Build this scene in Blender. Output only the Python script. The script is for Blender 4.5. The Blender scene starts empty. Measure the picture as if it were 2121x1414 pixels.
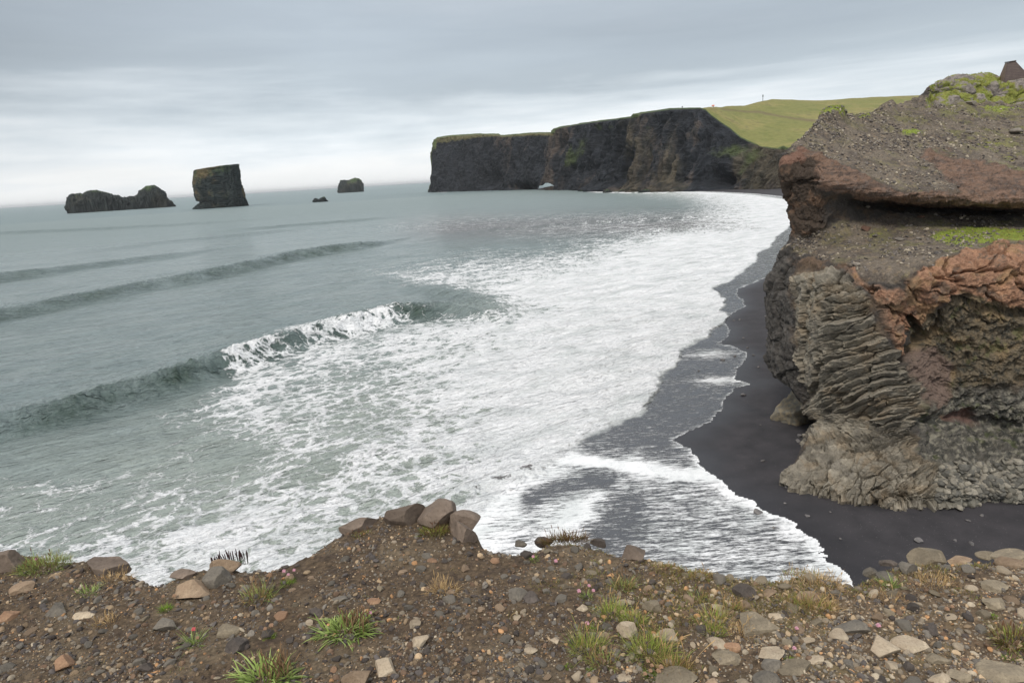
import bpy, math, random
import numpy as np
from mathutils import Matrix, Vector

# ---------------------------------------------------------------- camera, sky, sun, exposure
F = 1414.0; CX = 1060.5; CY = 707.0; H = 25.0           # focal length and centre in photo pixels; eye height above the sea
PITCH = math.radians(13.5); ROLL = math.radians(3.41)
fwd = np.array([0, math.cos(PITCH), -math.sin(PITCH)])
_r0 = np.array([1., 0, 0]); _u0 = np.cross(_r0, fwd)
right = math.cos(ROLL) * _r0 - math.sin(ROLL) * _u0
up = math.sin(ROLL) * _r0 + math.cos(ROLL) * _u0
EYE = np.array([0, 0, H])

scene = bpy.context.scene
cd = bpy.data.cameras.new("camera"); cam = bpy.data.objects.new("camera", cd)
scene.collection.objects.link(cam); scene.camera = cam
cam.matrix_world = Matrix([[right[0], up[0], -fwd[0], 0], [right[1], up[1], -fwd[1], 0], [right[2], up[2], -fwd[2], H], [0, 0, 0, 1]])
cd.sensor_width = 36.0; cd.lens = 36.0 * F / 2121.0; cd.clip_start = 0.05; cd.clip_end = 200000

SUN_EL = 48.0; SUN_AZ = -150.0     # azimuth from +Y towards +X
def setup_world():
    w = bpy.data.worlds.new("World"); scene.world = w; w.use_nodes = True
    nt = w.node_tree; nt.nodes.clear(); N = nt.nodes; L = nt.links
    out = N.new("ShaderNodeOutputWorld"); bg = N.new("ShaderNodeBackground"); bg.inputs[1].default_value = 0.12
    L.new(bg.outputs[0], out.inputs[0])
    sky = N.new("ShaderNodeTexSky"); sky.sky_type = 'NISHITA'; sky.sun_disc = False
    sky.sun_elevation = math.radians(SUN_EL); sky.sun_rotation = math.radians(SUN_AZ)
    tc = N.new("ShaderNodeTexCoord"); sep = N.new("ShaderNodeSeparateXYZ"); L.new(tc.outputs["Generated"], sep.inputs[0])
    # cloud layer noise, streaked along the horizon
    mp = N.new("ShaderNodeMapping"); mp.inputs["Scale"].default_value = (1.1, 1.1, 7.0); mp.inputs["Location"].default_value = (3.1, 0.4, 0.2)
    L.new(tc.outputs["Generated"], mp.inputs[0])
    n1 = N.new("ShaderNodeTexNoise"); n1.inputs["Scale"].default_value = 1.6; n1.inputs["Detail"].default_value = 7; n1.inputs["Roughness"].default_value = 0.58
    n1.inputs["Distortion"].default_value = 0.35
    L.new(mp.outputs[0], n1.inputs["Vector"])
    mp2 = N.new("ShaderNodeMapping"); mp2.inputs["Scale"].default_value = (1.6, 1.6, 22.0); L.new(tc.outputs["Generated"], mp2.inputs[0])
    n2 = N.new("ShaderNodeTexNoise"); n2.inputs["Scale"].default_value = 2.2; n2.inputs["Detail"].default_value = 6; L.new(mp2.outputs[0], n2.inputs["Vector"])
    def m(op, a, b, clamp=False):
        q = N.new("ShaderNodeMath"); q.operation = op; q.use_clamp = clamp
        for i, v in enumerate((a, b)):
            if v is None: continue
            if isinstance(v, (int, float)): q.inputs[i].default_value = v
            else: L.new(v, q.inputs[i])
        return q.outputs[0]
    a1 = m('MULTIPLY', m('SUBTRACT', n1.outputs[0], 0.5), 0.27)
    a2 = m('MULTIPLY', m('SUBTRACT', n2.outputs[0], 0.5), 0.11)
    zz = m('ADD', m('ADD', sep.outputs[2], a1), a2)
    cr = N.new("ShaderNodeValToRGB"); L.new(m('ADD', zz, 0.1, True), cr.inputs[0])
    e = cr.color_ramp.elements
    def srgb(r, g, b, k=1.0):
        f = lambda c: ((c / 255 + 0.055) / 1.055) ** 2.4 if c > 10 else c / 255 / 12.92
        return (f(r) * k, f(g) * k, f(b) * k, 1)
    stops = [(0.0, srgb(236, 238, 238)), (0.115, srgb(238, 240, 241)), (0.155, srgb(226, 231, 235)), (0.19, srgb(208, 216, 222)), (0.24, srgb(180, 190, 198)),
             (0.31, srgb(172, 182, 191)), (0.42, srgb(184, 192, 200)), (0.62, srgb(226, 230, 234)), (1.0, (0.98, 0.98, 1.0, 1))]
    e[0].position = stops[0][0]; e[0].color = stops[0][1]; e[1].position = 1.0; e[1].color = stops[-1][1]
    for p, c in stops[1:-1]:
        q = e.new(p); q.color = c
    # cloud mottling; sky darkened to the west (left) in place of lens vignetting
    n3 = N.new("ShaderNodeTexNoise"); n3.inputs["Scale"].default_value = 1.3; n3.inputs["Detail"].default_value = 4; L.new(mp.outputs[0], n3.inputs["Vector"])
    lx = m('MULTIPLY', m('ADD', m('MULTIPLY', sep.outputs[0], -1.0), -0.22, True), m('MULTIPLY', sep.outputs[2], 6.0, True))
    dk = m('SUBTRACT', 1.0, m('MULTIPLY', lx, 0.70))
    dk2 = m('MULTIPLY', dk, m('ADD', 0.74, m('MULTIPLY', n3.outputs[0], 0.52)))
    mul = N.new("ShaderNodeVectorMath"); mul.operation = 'SCALE'; L.new(cr.outputs[0], mul.inputs[0]); L.new(m('MULTIPLY', dk2, 1.0 / 0.12), mul.inputs["Scale"])
    mix = N.new("ShaderNodeMix"); mix.data_type = 'RGBA'; mix.inputs[0].default_value = 0.06
    L.new(mul.outputs[0], mix.inputs[6]); L.new(sky.outputs[0], mix.inputs[7])
    L.new(mix.outputs[2], bg.inputs[0])
setup_world()
sl = bpy.data.lights.new("sun", 'SUN'); sl.energy = 1.85; sl.angle = math.radians(10); sl.color = (1.0, 0.94, 0.85)
so = bpy.data.objects.new("sun", sl); scene.collection.objects.link(so)
_a = math.radians(SUN_AZ); _e = math.radians(SUN_EL)
so.rotation_euler = Vector((math.sin(_a) * math.cos(_e), math.cos(_a) * math.cos(_e), math.sin(_e))).to_track_quat('Z', 'Y').to_euler()
vs = scene.view_settings; vs.view_transform = 'Standard'; vs.look = 'None'; vs.gamma = 1.0; vs.exposure = 0.25
scene.cycles.max_bounces = 6; scene.cycles.volume_bounces = 0; scene.cycles.caustics_reflective = False
HAZE = 1

# ---------------------------------------------------------------- photo pixel <-> world point (used to survey positions)
def ray(px, py):
    px = np.asarray(px, float); py = np.asarray(py, float)
    return ((px - CX)[..., None] * right + (CY - py)[..., None] * up + F * fwd) / F
def onz(px, py, z):
    d = ray(px, py); return EYE + d * ((z - H) / d[..., 2])[..., None]
def onY(px, py, Y):
    d = ray(px, py); return EYE + d * (np.asarray(Y, float) / d[..., 1])[..., None]
def proj(P):
    q = P - EYE; z = np.maximum(q @ fwd, 1e-3)
    return CX + F * (q @ right) / z, CY - F * (q @ up) / z

# ---------------------------------------------------------------- noise
_rs = np.random.RandomState(7); _perm = np.tile(_rs.permutation(4096).astype(np.int32), 2)
_g3 = _rs.normal(size=(4096, 3)).astype(np.float32); _g3 /= np.linalg.norm(_g3, axis=1)[:, None]
_rnd = _rs.rand(4096, 4).astype(np.float32)
def _h3(i, j, k): return _perm[(_perm[(_perm[i & 4095] + j) & 4095] + k) & 4095]
def perlin(P):
    P = np.asarray(P, np.float64); I = np.floor(P).astype(np.int64); f = (P - I).astype(np.float32); I = I.astype(np.int32)
    s = f * f * f * (f * (f * 6 - 15) + 10); res = 0
    for a in (0, 1):
        for b in (0, 1):
            for c in (0, 1):
                g = _g3[_h3(I[:, 0] + a, I[:, 1] + b, I[:, 2] + c)]
                d = g[:, 0] * (f[:, 0] - a) + g[:, 1] * (f[:, 1] - b) + g[:, 2] * (f[:, 2] - c)
                w = (s[:, 0] if a else 1 - s[:, 0]) * (s[:, 1] if b else 1 - s[:, 1]) * (s[:, 2] if c else 1 - s[:, 2])
                res = res + d * w
    return res * 1.6
def fbm(P, scale, oct=4, gain=0.5, seed=0.0, ridged=False):
    r = 0; a = 1.0; t = 0; Q = np.asarray(P) * scale + seed * 17.31
    for o in range(oct):
        n = perlin(Q)
        if ridged: n = 1 - 2 * np.abs(n)
        r = r + a * n; t += a; a *= gain; Q = Q * 2.03 + 5.7
    return r / t
def voro(U, V, seed=0, jit=0.9):
    """2-D cells: F1, F2-F1, cell id, and offset to the cell centre"""
    iu = np.floor(U).astype(np.int32); iv = np.floor(V).astype(np.int32)
    f1 = np.full(U.shape, 9.0); f2 = np.full(U.shape, 9.0); cid = np.zeros(U.shape, np.int32); dx = np.zeros(U.shape); dy = np.zeros(U.shape)
    for a in (-1, 0, 1):
        for b in (-1, 0, 1):
            h = _h3(iu + a, iv + b, np.int32(seed)); R = _rnd[h]
            x = iu + a + 0.5 + (R[:, 0] - 0.5) * jit - U; y = iv + b + 0.5 + (R[:, 1] - 0.5) * jit - V
            d = np.sqrt(x * x + y * y); m1 = d < f1
            f2 = np.where(m1, f1, np.minimum(f2, d)); cid = np.where(m1, h, cid); dx = np.where(m1, x, dx); dy = np.where(m1, y, dy); f1 = np.where(m1, d, f1)
    return f1, f2 - f1, cid, dx, dy
def voro3(P, seed=0, jit=0.9):
    I = np.floor(P).astype(np.int32); n = len(P)
    f1 = np.full(n, 9.0, np.float32); f2 = np.full(n, 9.0, np.float32); cid = np.zeros(n, np.int32)
    for a in (-1, 0, 1):
        for b in (-1, 0, 1):
            for c in (-1, 0, 1):
                h = _h3(I[:, 0] + a, I[:, 1] + b, I[:, 2] + c + seed); R = _rnd[h]
                d = np.sqrt((I[:, 0] + a + .5 + (R[:, 0] - .5) * jit - P[:, 0]) ** 2 + (I[:, 1] + b + .5 + (R[:, 1] - .5) * jit - P[:, 1]) ** 2 + (I[:, 2] + c + .5 + (R[:, 2] - .5) * jit - P[:, 2]) ** 2)
                m1 = d < f1; f2 = np.where(m1, f1, np.minimum(f2, d)); cid = np.where(m1, h, cid); f1 = np.where(m1, d, f1)
    return f1, f2 - f1, cid
def sst(x, a, b):
    t = np.clip((x - a) / (b - a), 0, 1); return t * t * (3 - 2 * t)
def lerp(a, b, t): return a + (b - a) * t
def seg_dist(X, Y, pts, closed=False):
    """distance to polyline, side sign (left of travel positive), arc position 0..1"""
    pts = np.asarray(pts, float); n = len(pts); best = np.full(X.shape, 1e18); sg = np.ones(X.shape); pos = np.zeros(X.shape)
    m = n if closed else n - 1
    for i in range(m):
        ax, ay = pts[i]; bx, by = pts[(i + 1) % n]; ex, ey = bx - ax, by - ay; l2 = ex * ex + ey * ey + 1e-9
        t = np.clip(((X - ax) * ex + (Y - ay) * ey) / l2, 0, 1); dx = X - ax - t * ex; dy = Y - ay - t * ey
        d = dx * dx + dy * dy; mk = d < best; best = np.where(mk, d, best)
        sg = np.where(mk, np.sign(ex * dy - ey * dx), sg); pos = np.where(mk, (i + t) / m, pos)
    return np.sqrt(best), sg, pos
def inpoly(X, Y, pts):
    pts = np.asarray(pts, float); r = np.zeros(X.shape, bool); n = len(pts)
    for i in range(n):
        x1, y1 = pts[i]; x2, y2 = pts[(i + 1) % n]
        if y1 == y2: continue
        c = ((y1 > Y) != (y2 > Y)) & (X < (x2 - x1) * (Y - y1) / (y2 - y1) + x1); r ^= c
    return r
def pmask(X, Y, pts, soft):
    d, _, _ = seg_dist(X, Y, pts, True); return sst(np.where(inpoly(X, Y, pts), d, -d), -soft, soft)
def col(r, g, b, k=1.0):
    f = lambda c: ((c / 255 + 0.055) / 1.055) ** 2.4
    return np.array([f(r) * k, f(g) * k, f(b) * k])

# ---------------------------------------------------------------- mesh and object helpers
def mesh_np(name, V, Q, mat, attrs=None, colr=None, smooth=True):
    me = bpy.data.meshes.new(name); V = np.asarray(V, np.float32); Q = np.asarray(Q, np.int32); n = Q.shape[1]
    me.vertices.add(len(V)); me.vertices.foreach_set("co", V.ravel())
    me.loops.add(Q.size); me.loops.foreach_set("vertex_index", Q.ravel())
    me.polygons.add(len(Q)); me.polygons.foreach_set("loop_start", np.arange(0, Q.size, n, dtype=np.int32)); me.polygons.foreach_set("loop_total", np.full(len(Q), n, np.int32))
    me.update(calc_edges=True); me.validate()
    me.polygons.foreach_set("use_smooth", np.full(len(me.polygons), smooth))
    if colr is not None:
        a = me.color_attributes.new("Col", 'FLOAT_COLOR', 'POINT'); c = np.ones((len(V), 4), np.float32); c[:, :3] = colr; a.data.foreach_set("color", c.ravel())
    for k, v in (attrs or {}).items():
        a = me.attributes.new(k, 'FLOAT', 'POINT'); a.data.foreach_set("value", np.asarray(v, np.float32))
    me.materials.append(mat); return me
def link(name, data, parent=None, **kw):
    o = bpy.data.objects.new(name, data); scene.collection.objects.link(o)
    if parent is not None: o.parent = parent
    for k, v in kw.items(): o[k] = v
    return o
def gridq(nr, nc):
    i = np.arange(nr - 1)[:, None] * nc + np.arange(nc - 1)[None]; i = i.ravel()
    return np.stack([i, i + 1, i + nc + 1, i + nc], 1)
def catmull(C, n):
    """C (k, ..., 3) control -> n samples per list; n = list of samples per segment"""
    k = len(C); out = []
    for i in range(k - 1):
        p0 = C[max(i - 1, 0)]; p1 = C[i]; p2 = C[i + 1]; p3 = C[min(i + 2, k - 1)]
        m1 = (p2 - p0) * 0.5; m2 = (p3 - p1) * 0.5
        lim = 1.6 * np.linalg.norm(p2 - p1, axis=-1, keepdims=True)
        m1 = m1 * np.minimum(1, lim / (np.linalg.norm(m1, axis=-1, keepdims=True) + 1e-9)); m2 = m2 * np.minimum(1, lim / (np.linalg.norm(m2, axis=-1, keepdims=True) + 1e-9))
        last = i == k - 2
        for t in np.linspace(0, 1, n[i] + (1 if last else 0), endpoint=last):
            t2 = t * t; t3 = t2 * t
            out.append((2 * t3 - 3 * t2 + 1) * p1 + (t3 - 2 * t2 + t) * m1 + (-2 * t3 + 3 * t2) * p2 + (t3 - t2) * m2)
    return np.array(out)
def gnormals(G):
    du = np.gradient(G, axis=1); dv = np.gradient(G, axis=0); n = np.cross(du, dv); return n / (np.linalg.norm(n, axis=-1, keepdims=True) + 1e-9)

# ---------------------------------------------------------------- material helpers
class NT:
    def __init__(s, name):
        s.mat = bpy.data.materials.new(name); s.mat.use_nodes = True; s.t = s.mat.node_tree; s.N = s.t.nodes; s.L = s.t.links
        s.bsdf = s.N["Principled BSDF"]; s.out = s.N["Material Output"]; s.tc = s.N.new("ShaderNodeTexCoord")
    def set(s, sock, v):
        if isinstance(v, (int, float)): sock.default_value = v
        elif isinstance(v, (tuple, list, np.ndarray)):
            sock.default_value = tuple(v) if len(v) == len(sock.default_value) else tuple(v) + (1,)
        else: s.L.new(v, sock)
    def math(s, op, a, b=None, clamp=False, c=None):
        q = s.N.new("ShaderNodeMath"); q.operation = op; q.use_clamp = clamp
        for i, v in enumerate((a, b, c)):
            if v is not None: s.set(q.inputs[i], v)
        return q.outputs[0]
    def noise(s, scale, detail=4, rough=0.5, vec=None, dist=0.0, out=0):
        q = s.N.new("ShaderNodeTexNoise"); q.inputs["Scale"].default_value = scale; q.inputs["Detail"].default_value = detail; q.inputs["Roughness"].default_value = rough; q.inputs["Distortion"].default_value = dist
        s.L.new(vec if vec is not None else s.tc.outputs["Object"], q.inputs["Vector"]); return q.outputs[out]
    def voronoi(s, scale, feature='F1', vec=None, out=0, rnd=1.0):
        q = s.N.new("ShaderNodeTexVoronoi"); q.feature = feature; q.inputs["Scale"].default_value = scale; q.inputs["Randomness"].default_value = rnd
        s.L.new(vec if vec is not None else s.tc.outputs["Object"], q.inputs["Vector"]); return q.outputs[out]
    def mapping(s, scale=(1, 1, 1), rot=(0, 0, 0), vec=None):
        q = s.N.new("ShaderNodeMapping"); q.inputs["Scale"].default_value = scale; q.inputs["Rotation"].default_value = rot
        s.L.new(vec if vec is not None else s.tc.outputs["Object"], q.inputs[0]); return q.outputs[0]
    def ramp(s, v, stops):
        q = s.N.new("ShaderNodeValToRGB"); s.L.new(v, q.inputs[0]); e = q.color_ramp.elements
        while len(e) < len(stops): e.new(0.5)
        for i, (p, c) in enumerate(stops):
            e[i].position = p; e[i].color = (c, c, c, 1) if isinstance(c, (int, float)) else (tuple(c) + (1,))[:4]
        return q.outputs[0]
    def mix(s, f, a, b, mode='MIX'):
        q = s.N.new("ShaderNodeMix"); q.data_type = 'RGBA'; q.blend_type = mode
        s.set(q.inputs[0], f); s.set(q.inputs[6], a); s.set(q.inputs[7], b); return q.outputs[2]
    def attr(s, name, out="Fac"):
        q = s.N.new("ShaderNodeAttribute"); q.attribute_name = name; return q.outputs[out]
    def bump(s, h, strength=0.5, dist=0.1, normal=None):
        q = s.N.new("ShaderNodeBump"); q.inputs["Strength"].default_value = strength; q.inputs["Distance"].default_value = dist; s.L.new(h, q.inputs["Height"])
        if normal is not None: s.L.new(normal, q.inputs["Normal"])
        return q.outputs[0]
    def addv(s, a, b):
        q = s.N.new("ShaderNodeVectorMath"); q.operation = 'ADD'; s.L.new(a, q.inputs[0]); s.L.new(b, q.inputs[1]); return q.outputs[0]
    def scalev(s, a, k):
        q = s.N.new("ShaderNodeVectorMath"); q.operation = 'SCALE'; s.L.new(a, q.inputs[0]); q.inputs["Scale"].default_value = k; return q.outputs[0]

def mat_vcol(name, sc, amp=0.5, bump=0.6, bdist=0.1, rough=0.92, fine=4.0):
    """surface whose base colour is in the Col attribute, broken up by fine noise"""
    m = NT(name); c = m.attr("Col", "Color")
    n = m.noise(sc, 8, 0.65); n2 = m.noise(sc * fine, 6, 0.7)
    v = m.math('ADD', m.math('MULTIPLY', m.math('SUBTRACT', n, 0.5), amp * 2), m.math('MULTIPLY', m.math('SUBTRACT', n2, 0.5), amp * 2))
    sc_ = m.N.new("ShaderNodeVectorMath"); sc_.operation = 'SCALE'; m.L.new(c, sc_.inputs[0]); m.L.new(m.math('MAXIMUM', m.math('ADD', v, 1.0), 0.15), sc_.inputs["Scale"])
    m.L.new(sc_.outputs[0], m.bsdf.inputs["Base Color"]); m.bsdf.inputs["Roughness"].default_value = rough; m.bsdf.inputs["Specular IOR Level"].default_value = 0.25
    h = m.math('ADD', m.math('MULTIPLY', n, 1.0), m.math('MULTIPLY', n2, 0.4))
    m.L.new(m.bump(h, bump, bdist), m.bsdf.inputs["Normal"]); return m.mat

# ---------------------------------------------------------------- shoreline survey
EDGE = [(1380, 394.2), (1440, 397.5), (1500, 400), (1560, 404), (1622, 412), (1664, 425), (1668, 440), (1648, 455), (1628, 476), (1608, 492), (1600, 505), (1588, 516), (1566, 524), (1562, 541), (1548, 556), (1528, 570), (1512, 584), (1478, 597),
        (1496, 612), (1500, 628), (1494, 642), (1504, 655), (1500, 668), (1478, 684), (1462, 698), (1434, 712), (1402, 724), (1406, 742), (1396, 757), (1362, 782), (1352, 800), (1350, 822), (1332, 848), (1308, 866), (1262, 885), (1218, 902), (1190, 935), (1140, 975), (1060, 1008), (1010, 1050), (970, 1100), (940, 1160), (900, 1240), (840, 1400)]
SWASH = [(1380, 393.9), (1440, 396.6), (1500, 398.6), (1565, 402), (1632, 409), (1680, 420), (1700, 440), (1680, 470), (1650, 520), (1620, 560), (1580, 580), (1527, 600), (1532, 622), (1537, 636), (1512, 648), (1498, 662), (1506, 676), (1504, 700), (1482, 712), (1524, 722), (1544, 742), (1520, 764), (1522, 790), (1556, 800), (1532, 806), (1510, 822),
         (1492, 850), (1462, 880), (1436, 900), (1396, 918), (1428, 942), (1448, 966), (1452, 986), (1490, 1012), (1522, 1036), (1566, 1050), (1584, 1066), (1624, 1086), (1644, 1108), (1682, 1124), (1700, 1144), (1704, 1168), (1722, 1192), (1760, 1290), (1800, 1400)]
def to_world(pts, z=0.0):
    p = np.array(pts, float); return onz(p[:, 0], p[:, 1], z)[:, :2]
EDGE_W = to_world(EDGE); SWASH_W = to_world(SWASH)
_cl = [[0, -50], [-2e5, -50], [-2e5, 2e5]]; EDGE_POLY = np.concatenate([EDGE_W, _cl, [[EDGE_W[0, 0], 2e5]]]); SWASH_POLY = np.concatenate([SWASH_W, _cl, [[SWASH_W[0, 0], 2e5]]])
PX_SEA = [(-9000, 1500), (-9000, -500), (1380, -500)]
def beach_z(X, Y):
    d, s, _ = seg_dist(X, Y, EDGE_W); dd = np.where(inpoly(X, Y, EDGE_POLY), -d, d)
    return np.where(dd > 0, 1.1 * (1 - np.exp(-dd / 45.0)), np.maximum(dd * 0.06, -3.0)), dd

# ---------------------------------------------------------------- sea
def build_sea():
    az = np.radians(np.concatenate([np.linspace(-78, -41.5, 60, endpoint=False), np.linspace(-41.5, 42, 1150, endpoint=False), np.linspace(42, 60, 30)]))
    r = [24.0]
    while r[-1] < 1500: r.append(r[-1] * 1.0036)
    while r[-1] < 90000: r.append(r[-1] * 1.05)
    r = np.array(r); R, A = np.meshgrid(r, az, indexing='ij'); X = (R * np.sin(A)).ravel(); Y = (R * np.cos(A)).ravel(); Rf = R.ravel()
    nr, nc = R.shape
    P0 = np.stack([X, Y, np.zeros_like(X)], 1); px, py = proj(P0)
    kn = np.clip(60.0 / Rf, 0.02, 1)
    P2 = P0.copy(); near = Rf < 900
    wx = np.zeros(len(X)); wy = np.zeros(len(X))
    wx[near] = fbm(P0[near], 0.11, 4, 0.6, 1); wy[near] = fbm(P0[near], 0.11, 4, 0.6, 2)
    wf = np.zeros(len(X)); wf[near] = fbm(P0[near], 0.9, 3, 0.6, 3)
    pxs = 60.0 / np.maximum(Rf, 20) * 26          # photo pixels per metre at that range
    wpx = px + (wx * 1.7 + wf * 0.35) * pxs; wpy = py + (wy * 0.9 + wf * 0.12) * pxs * np.clip(28 / np.maximum(Rf, 20), 0.02, 0.6)
    # --- waves ---------------------------------------------------------
    dirv = np.array([0.55, -0.83])              # towards the beach
    Z = np.zeros(len(X))
    along = X * 0.83 + Y * 0.55; across = X * dirv[0] + Y * dirv[1]
    for (wl, amp, sd) in ((38, 0.20, 1), (17, 0.13, 2), (7.5, 0.085, 3), (3.4, 0.05, 4), (1.6, 0.027, 5)):
        ok = (Rf < wl * 55) & (Rf < 1500)
        Q = np.stack([across[ok] / wl, along[ok] / (wl * 2.6), np.zeros(ok.sum())], 1) + sd * 9.3
        n = perlin(Q); Z[ok] += amp * (1 - 2 * np.abs(n) - 0.55) * sst(Rf[ok], wl * 55, wl * 25) * (1.5 if wl > 10 else 2.5)
    face = np.zeros(len(X))  # wave fronts and crest lines, where shade is painted into the water colour
    def crest(pts, amp, w_sea, w_shore, noise=1.0):
        p = np.array(pts, float); Wp = to_world(p[:, :2]); am = p[:, 2] * amp
        x0, y0 = Wp.min(0) - 40; x1, y1 = Wp.max(0) + 40
        ok = np.where((X > x0) & (X < x1) & (Y > y0) & (Y < y1))[0]
        Xo = X[ok] + wx[ok] * 2.0 * noise; Yo = Y[ok] + wy[ok] * 2.0 * noise
        d, s, t = seg_dist(Xo, Yo, Wp)          # listed left -> right in the photo: left side of travel is seaward
        a = np.interp(t * (len(p) - 1), np.arange(len(p)), am)
        h = np.where(s > 0, np.exp(-(d / w_sea) ** 1.5), np.exp(-(d / w_shore) ** 1.9))
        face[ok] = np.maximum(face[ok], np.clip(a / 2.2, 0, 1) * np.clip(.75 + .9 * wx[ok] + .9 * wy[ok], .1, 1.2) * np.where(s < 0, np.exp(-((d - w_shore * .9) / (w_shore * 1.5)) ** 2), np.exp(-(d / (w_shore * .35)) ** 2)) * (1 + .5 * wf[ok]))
        Z[ok] += a * h * (1 + 0.3 * wf[ok] + .25 * wy[ok]) - 0.28 * a * np.exp(-((d - w_shore * 2.1) / (w_shore * 1.2)) ** 2) * (s < 0)
    crest([(-400, 990, 1), (-200, 935, 1), (0, 880, .9), (150, 848, 1), (300, 803, 1.1), (400, 774, 1.2), (470, 752, 1.25), (560, 722, 1.1), (640, 698, 1.1), (740, 672, 1.2), (830, 652, 1.2), (930, 640, .8), (1010, 655, .5), (1080, 672, 0)], 1.9, 7.5, 2.4)
    crest([(-300, 705, 1), (0, 652, 1), (200, 614, .9), (330, 588, 1), (500, 556, 1.1), (620, 528, 1.2), (740, 511, 1.1), (800, 500, .3)], 1.7, 14, 4.0)
    crest([(-300, 620, .8), (0, 576, 1), (120, 560, .8), (300, 536, .6), (420, 520, .3)], 1.7, 18, 5.5)
    crest([(430, 480, 0), (560, 471, .7), (740, 456, .6), (860, 445, 0)], 1.5, 24, 9)
    crest([(60, 540, 0), (300, 505, .5), (520, 484, .6), (640, 470, 0)], 1.3, 26, 10)
    crest([(-100, 486, .6), (200, 474, .7), (420, 462, .5), (600, 449, 0)], 1.5, 34, 14)
    crest([(820, 585, 0), (900, 600, .8), (960, 615, 1), (1020, 640, .6), (1080, 660, 0)], 0.8, 5, 2.6)
    crest([(840, 500, 0), (1000, 478, .5), (1200, 462, .6), (1420, 452, .6), (1500, 446, .2)], 1.6, 12, 6)
    crest([(880, 1060, .2), (1000, 1003, .9), (1080, 985, 1.0), (1150, 952, 1.0), (1200, 915, .9), (1250, 890, .5), (1320, 862, .25)], 0.75, 3.0, 1.0)
    crest([(480, 1010, 0), (640, 960, .5), (800, 930, .5), (900, 935, 0)], 0.5, 5, 3)
    # --- foam ----------------------------------------------------------
    rows = [385, 400, 415, 430, 450, 470, 490, 510, 540, 570, 600, 640, 680, 720, 760, 800, 850, 900, 950, 1000, 1050, 1100, 1150, 1200]
    T = ["000000000000000000", "000000000000014788", "000000000000001699", "000000000000000599", "000000000111122699", "000000001111222589",
         "000000000001138999", "000000000000279999", "000000000134689999", "000000002566899999", "000000001359999999", "000000000016899999",
         "000000355678999999", "000001566678999999", "000006544699999999", "000015544689999999", "000025543579999999", "000013345788899999",
         "000011334678899999", "111123345688999999", "222246555678999999", "112367656788999999", "234577778888999999", "345678888888999999"]
    T = np.array([[int(c) for c in s] for s in T], float) / 9.0
    fx = np.clip(wpx / 100.0, 0, 16.999); fy = np.interp(wpy, rows, np.arange(len(rows))); fy = np.clip(fy, 0, len(rows) - 1.001)
    i = fx.astype(int); j = fy.astype(int); u = fx - i; v = fy - j
    D = T[j, i] * (1 - u) * (1 - v) + T[j, i + 1] * u * (1 - v) + T[j + 1, i] * (1 - u) * v + T[j + 1, i + 1] * u * v
    # keep the clean shoulders of the breaking wave clear of foam, sharply
    clean = [(-500, 500), (700, 560), (840, 588), (930, 592), (1000, 622), (1040, 655), (960, 652), (900, 646), (840, 648), (800, 662), (740, 662), (640, 685), (560, 702), (500, 735), (474, 750), (492, 764), (470, 784), (436, 798), (420, 816), (392, 836), (-500, 960)]
    mc = pmask(wpx + wf * 22 + wx * 16, wpy + wf * 8 + wy * 10, clean, 11.0); D = D * (1 - mc)
    lip = [(568, 690), (600, 678), (680, 670), (760, 664), (740, 680), (650, 700), (590, 706)]
    D = np.maximum(D, 0.62 * pmask(wpx, wpy, lip, 8))
    # white crest line of the breaker
    d, s, _ = seg_dist(wpx, wpy, [(470, 752), (560, 722), (640, 698)]); D = np.maximum(D, 0.75 * np.exp(-(d / 7) ** 2))
    d, s, _ = seg_dist(wpx, wpy, [(640, 698), (700, 688), (752, 676), (800, 664), (850, 660), (880, 676)]); D = np.maximum(D, (.74 + .5 * wf) * np.exp(-(d / 11) ** 2))
    d, s, _ = seg_dist(px, py, [(1216,396.6),(1250,398.2),(1275,399),(1330,399.6),(1380,399),(1430,398.4)]); D = np.maximum(D, .95 * np.exp(-(d / 1.3) ** 2) * (fbm(np.stack([px / 14, py / 5, 0 * px], 1), 1, 3, .6, 77) > -.12))
    d, s, _ = seg_dist(px, py, [(905,397.6),(925,397.4)]); D = np.maximum(D, .7 * np.exp(-(d / 1.0) ** 2))
    # darker water tongue under the breaker lip
    for q, rr, k in (((605, 712), (34, 9), .8), ((600, 748), (26, 16), .7), ((690, 712), (20, 10), .35), ((850, 655), (50, 8), .9), ((760, 700), (90, 9), .3)):
        D = D * (1 - k * np.exp(-(((wpx - q[0]) / rr[0]) ** 2 + ((wpy - q[1]) / rr[1]) ** 2)))
    # --- swash film ----------------------------------------------------
    ed, es, _ = seg_dist(wpx, wpy, EDGE); es_ = np.where(inpoly(wpx, wpy, EDGE + PX_SEA), -ed, ed)
    inland = es_
    soft = np.interp(py, [400, 600, 900, 1200], [1.0, 2.5, 8, 22])
    lower = sst(py, 885, 960)
    wob = wf * lerp(3, 26, lower) * np.clip(pxs / 26, 0.1, 1)
    film = sst(inland + wob, -soft, soft) * (Rf < 950)
    # streak density over the film
    S = np.interp(py, [400, 560, 700, 800, 880, 930, 1000, 1060, 1200], [0.50, 0.44, 0.40, 0.44, 0.42, 0.44, 0.56, 0.58, 0.60])
    d2, s2, _ = seg_dist(wpx, wpy, SWASH); ins = np.where(inpoly(wpx, wpy, SWASH + PX_SEA), -d2, d2)     # >0 beyond the swash line (dry sand)
    edge_w = np.interp(py, [400, 700, 880, 960, 1200], [1.2, 1.6, 3.5, 9, 16])
    S = S + lerp(0.16, 0.26, lower) * np.exp(-(np.maximum(-ins, 0) / edge_w) ** 1.2)
    dB, _, _ = seg_dist(wpx, wpy, [(1180, 948), (1260, 958), (1340, 978), (1410, 990), (1455, 990)]); S = S + 0.42 * np.exp(-(dB / 11) ** 2)
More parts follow.
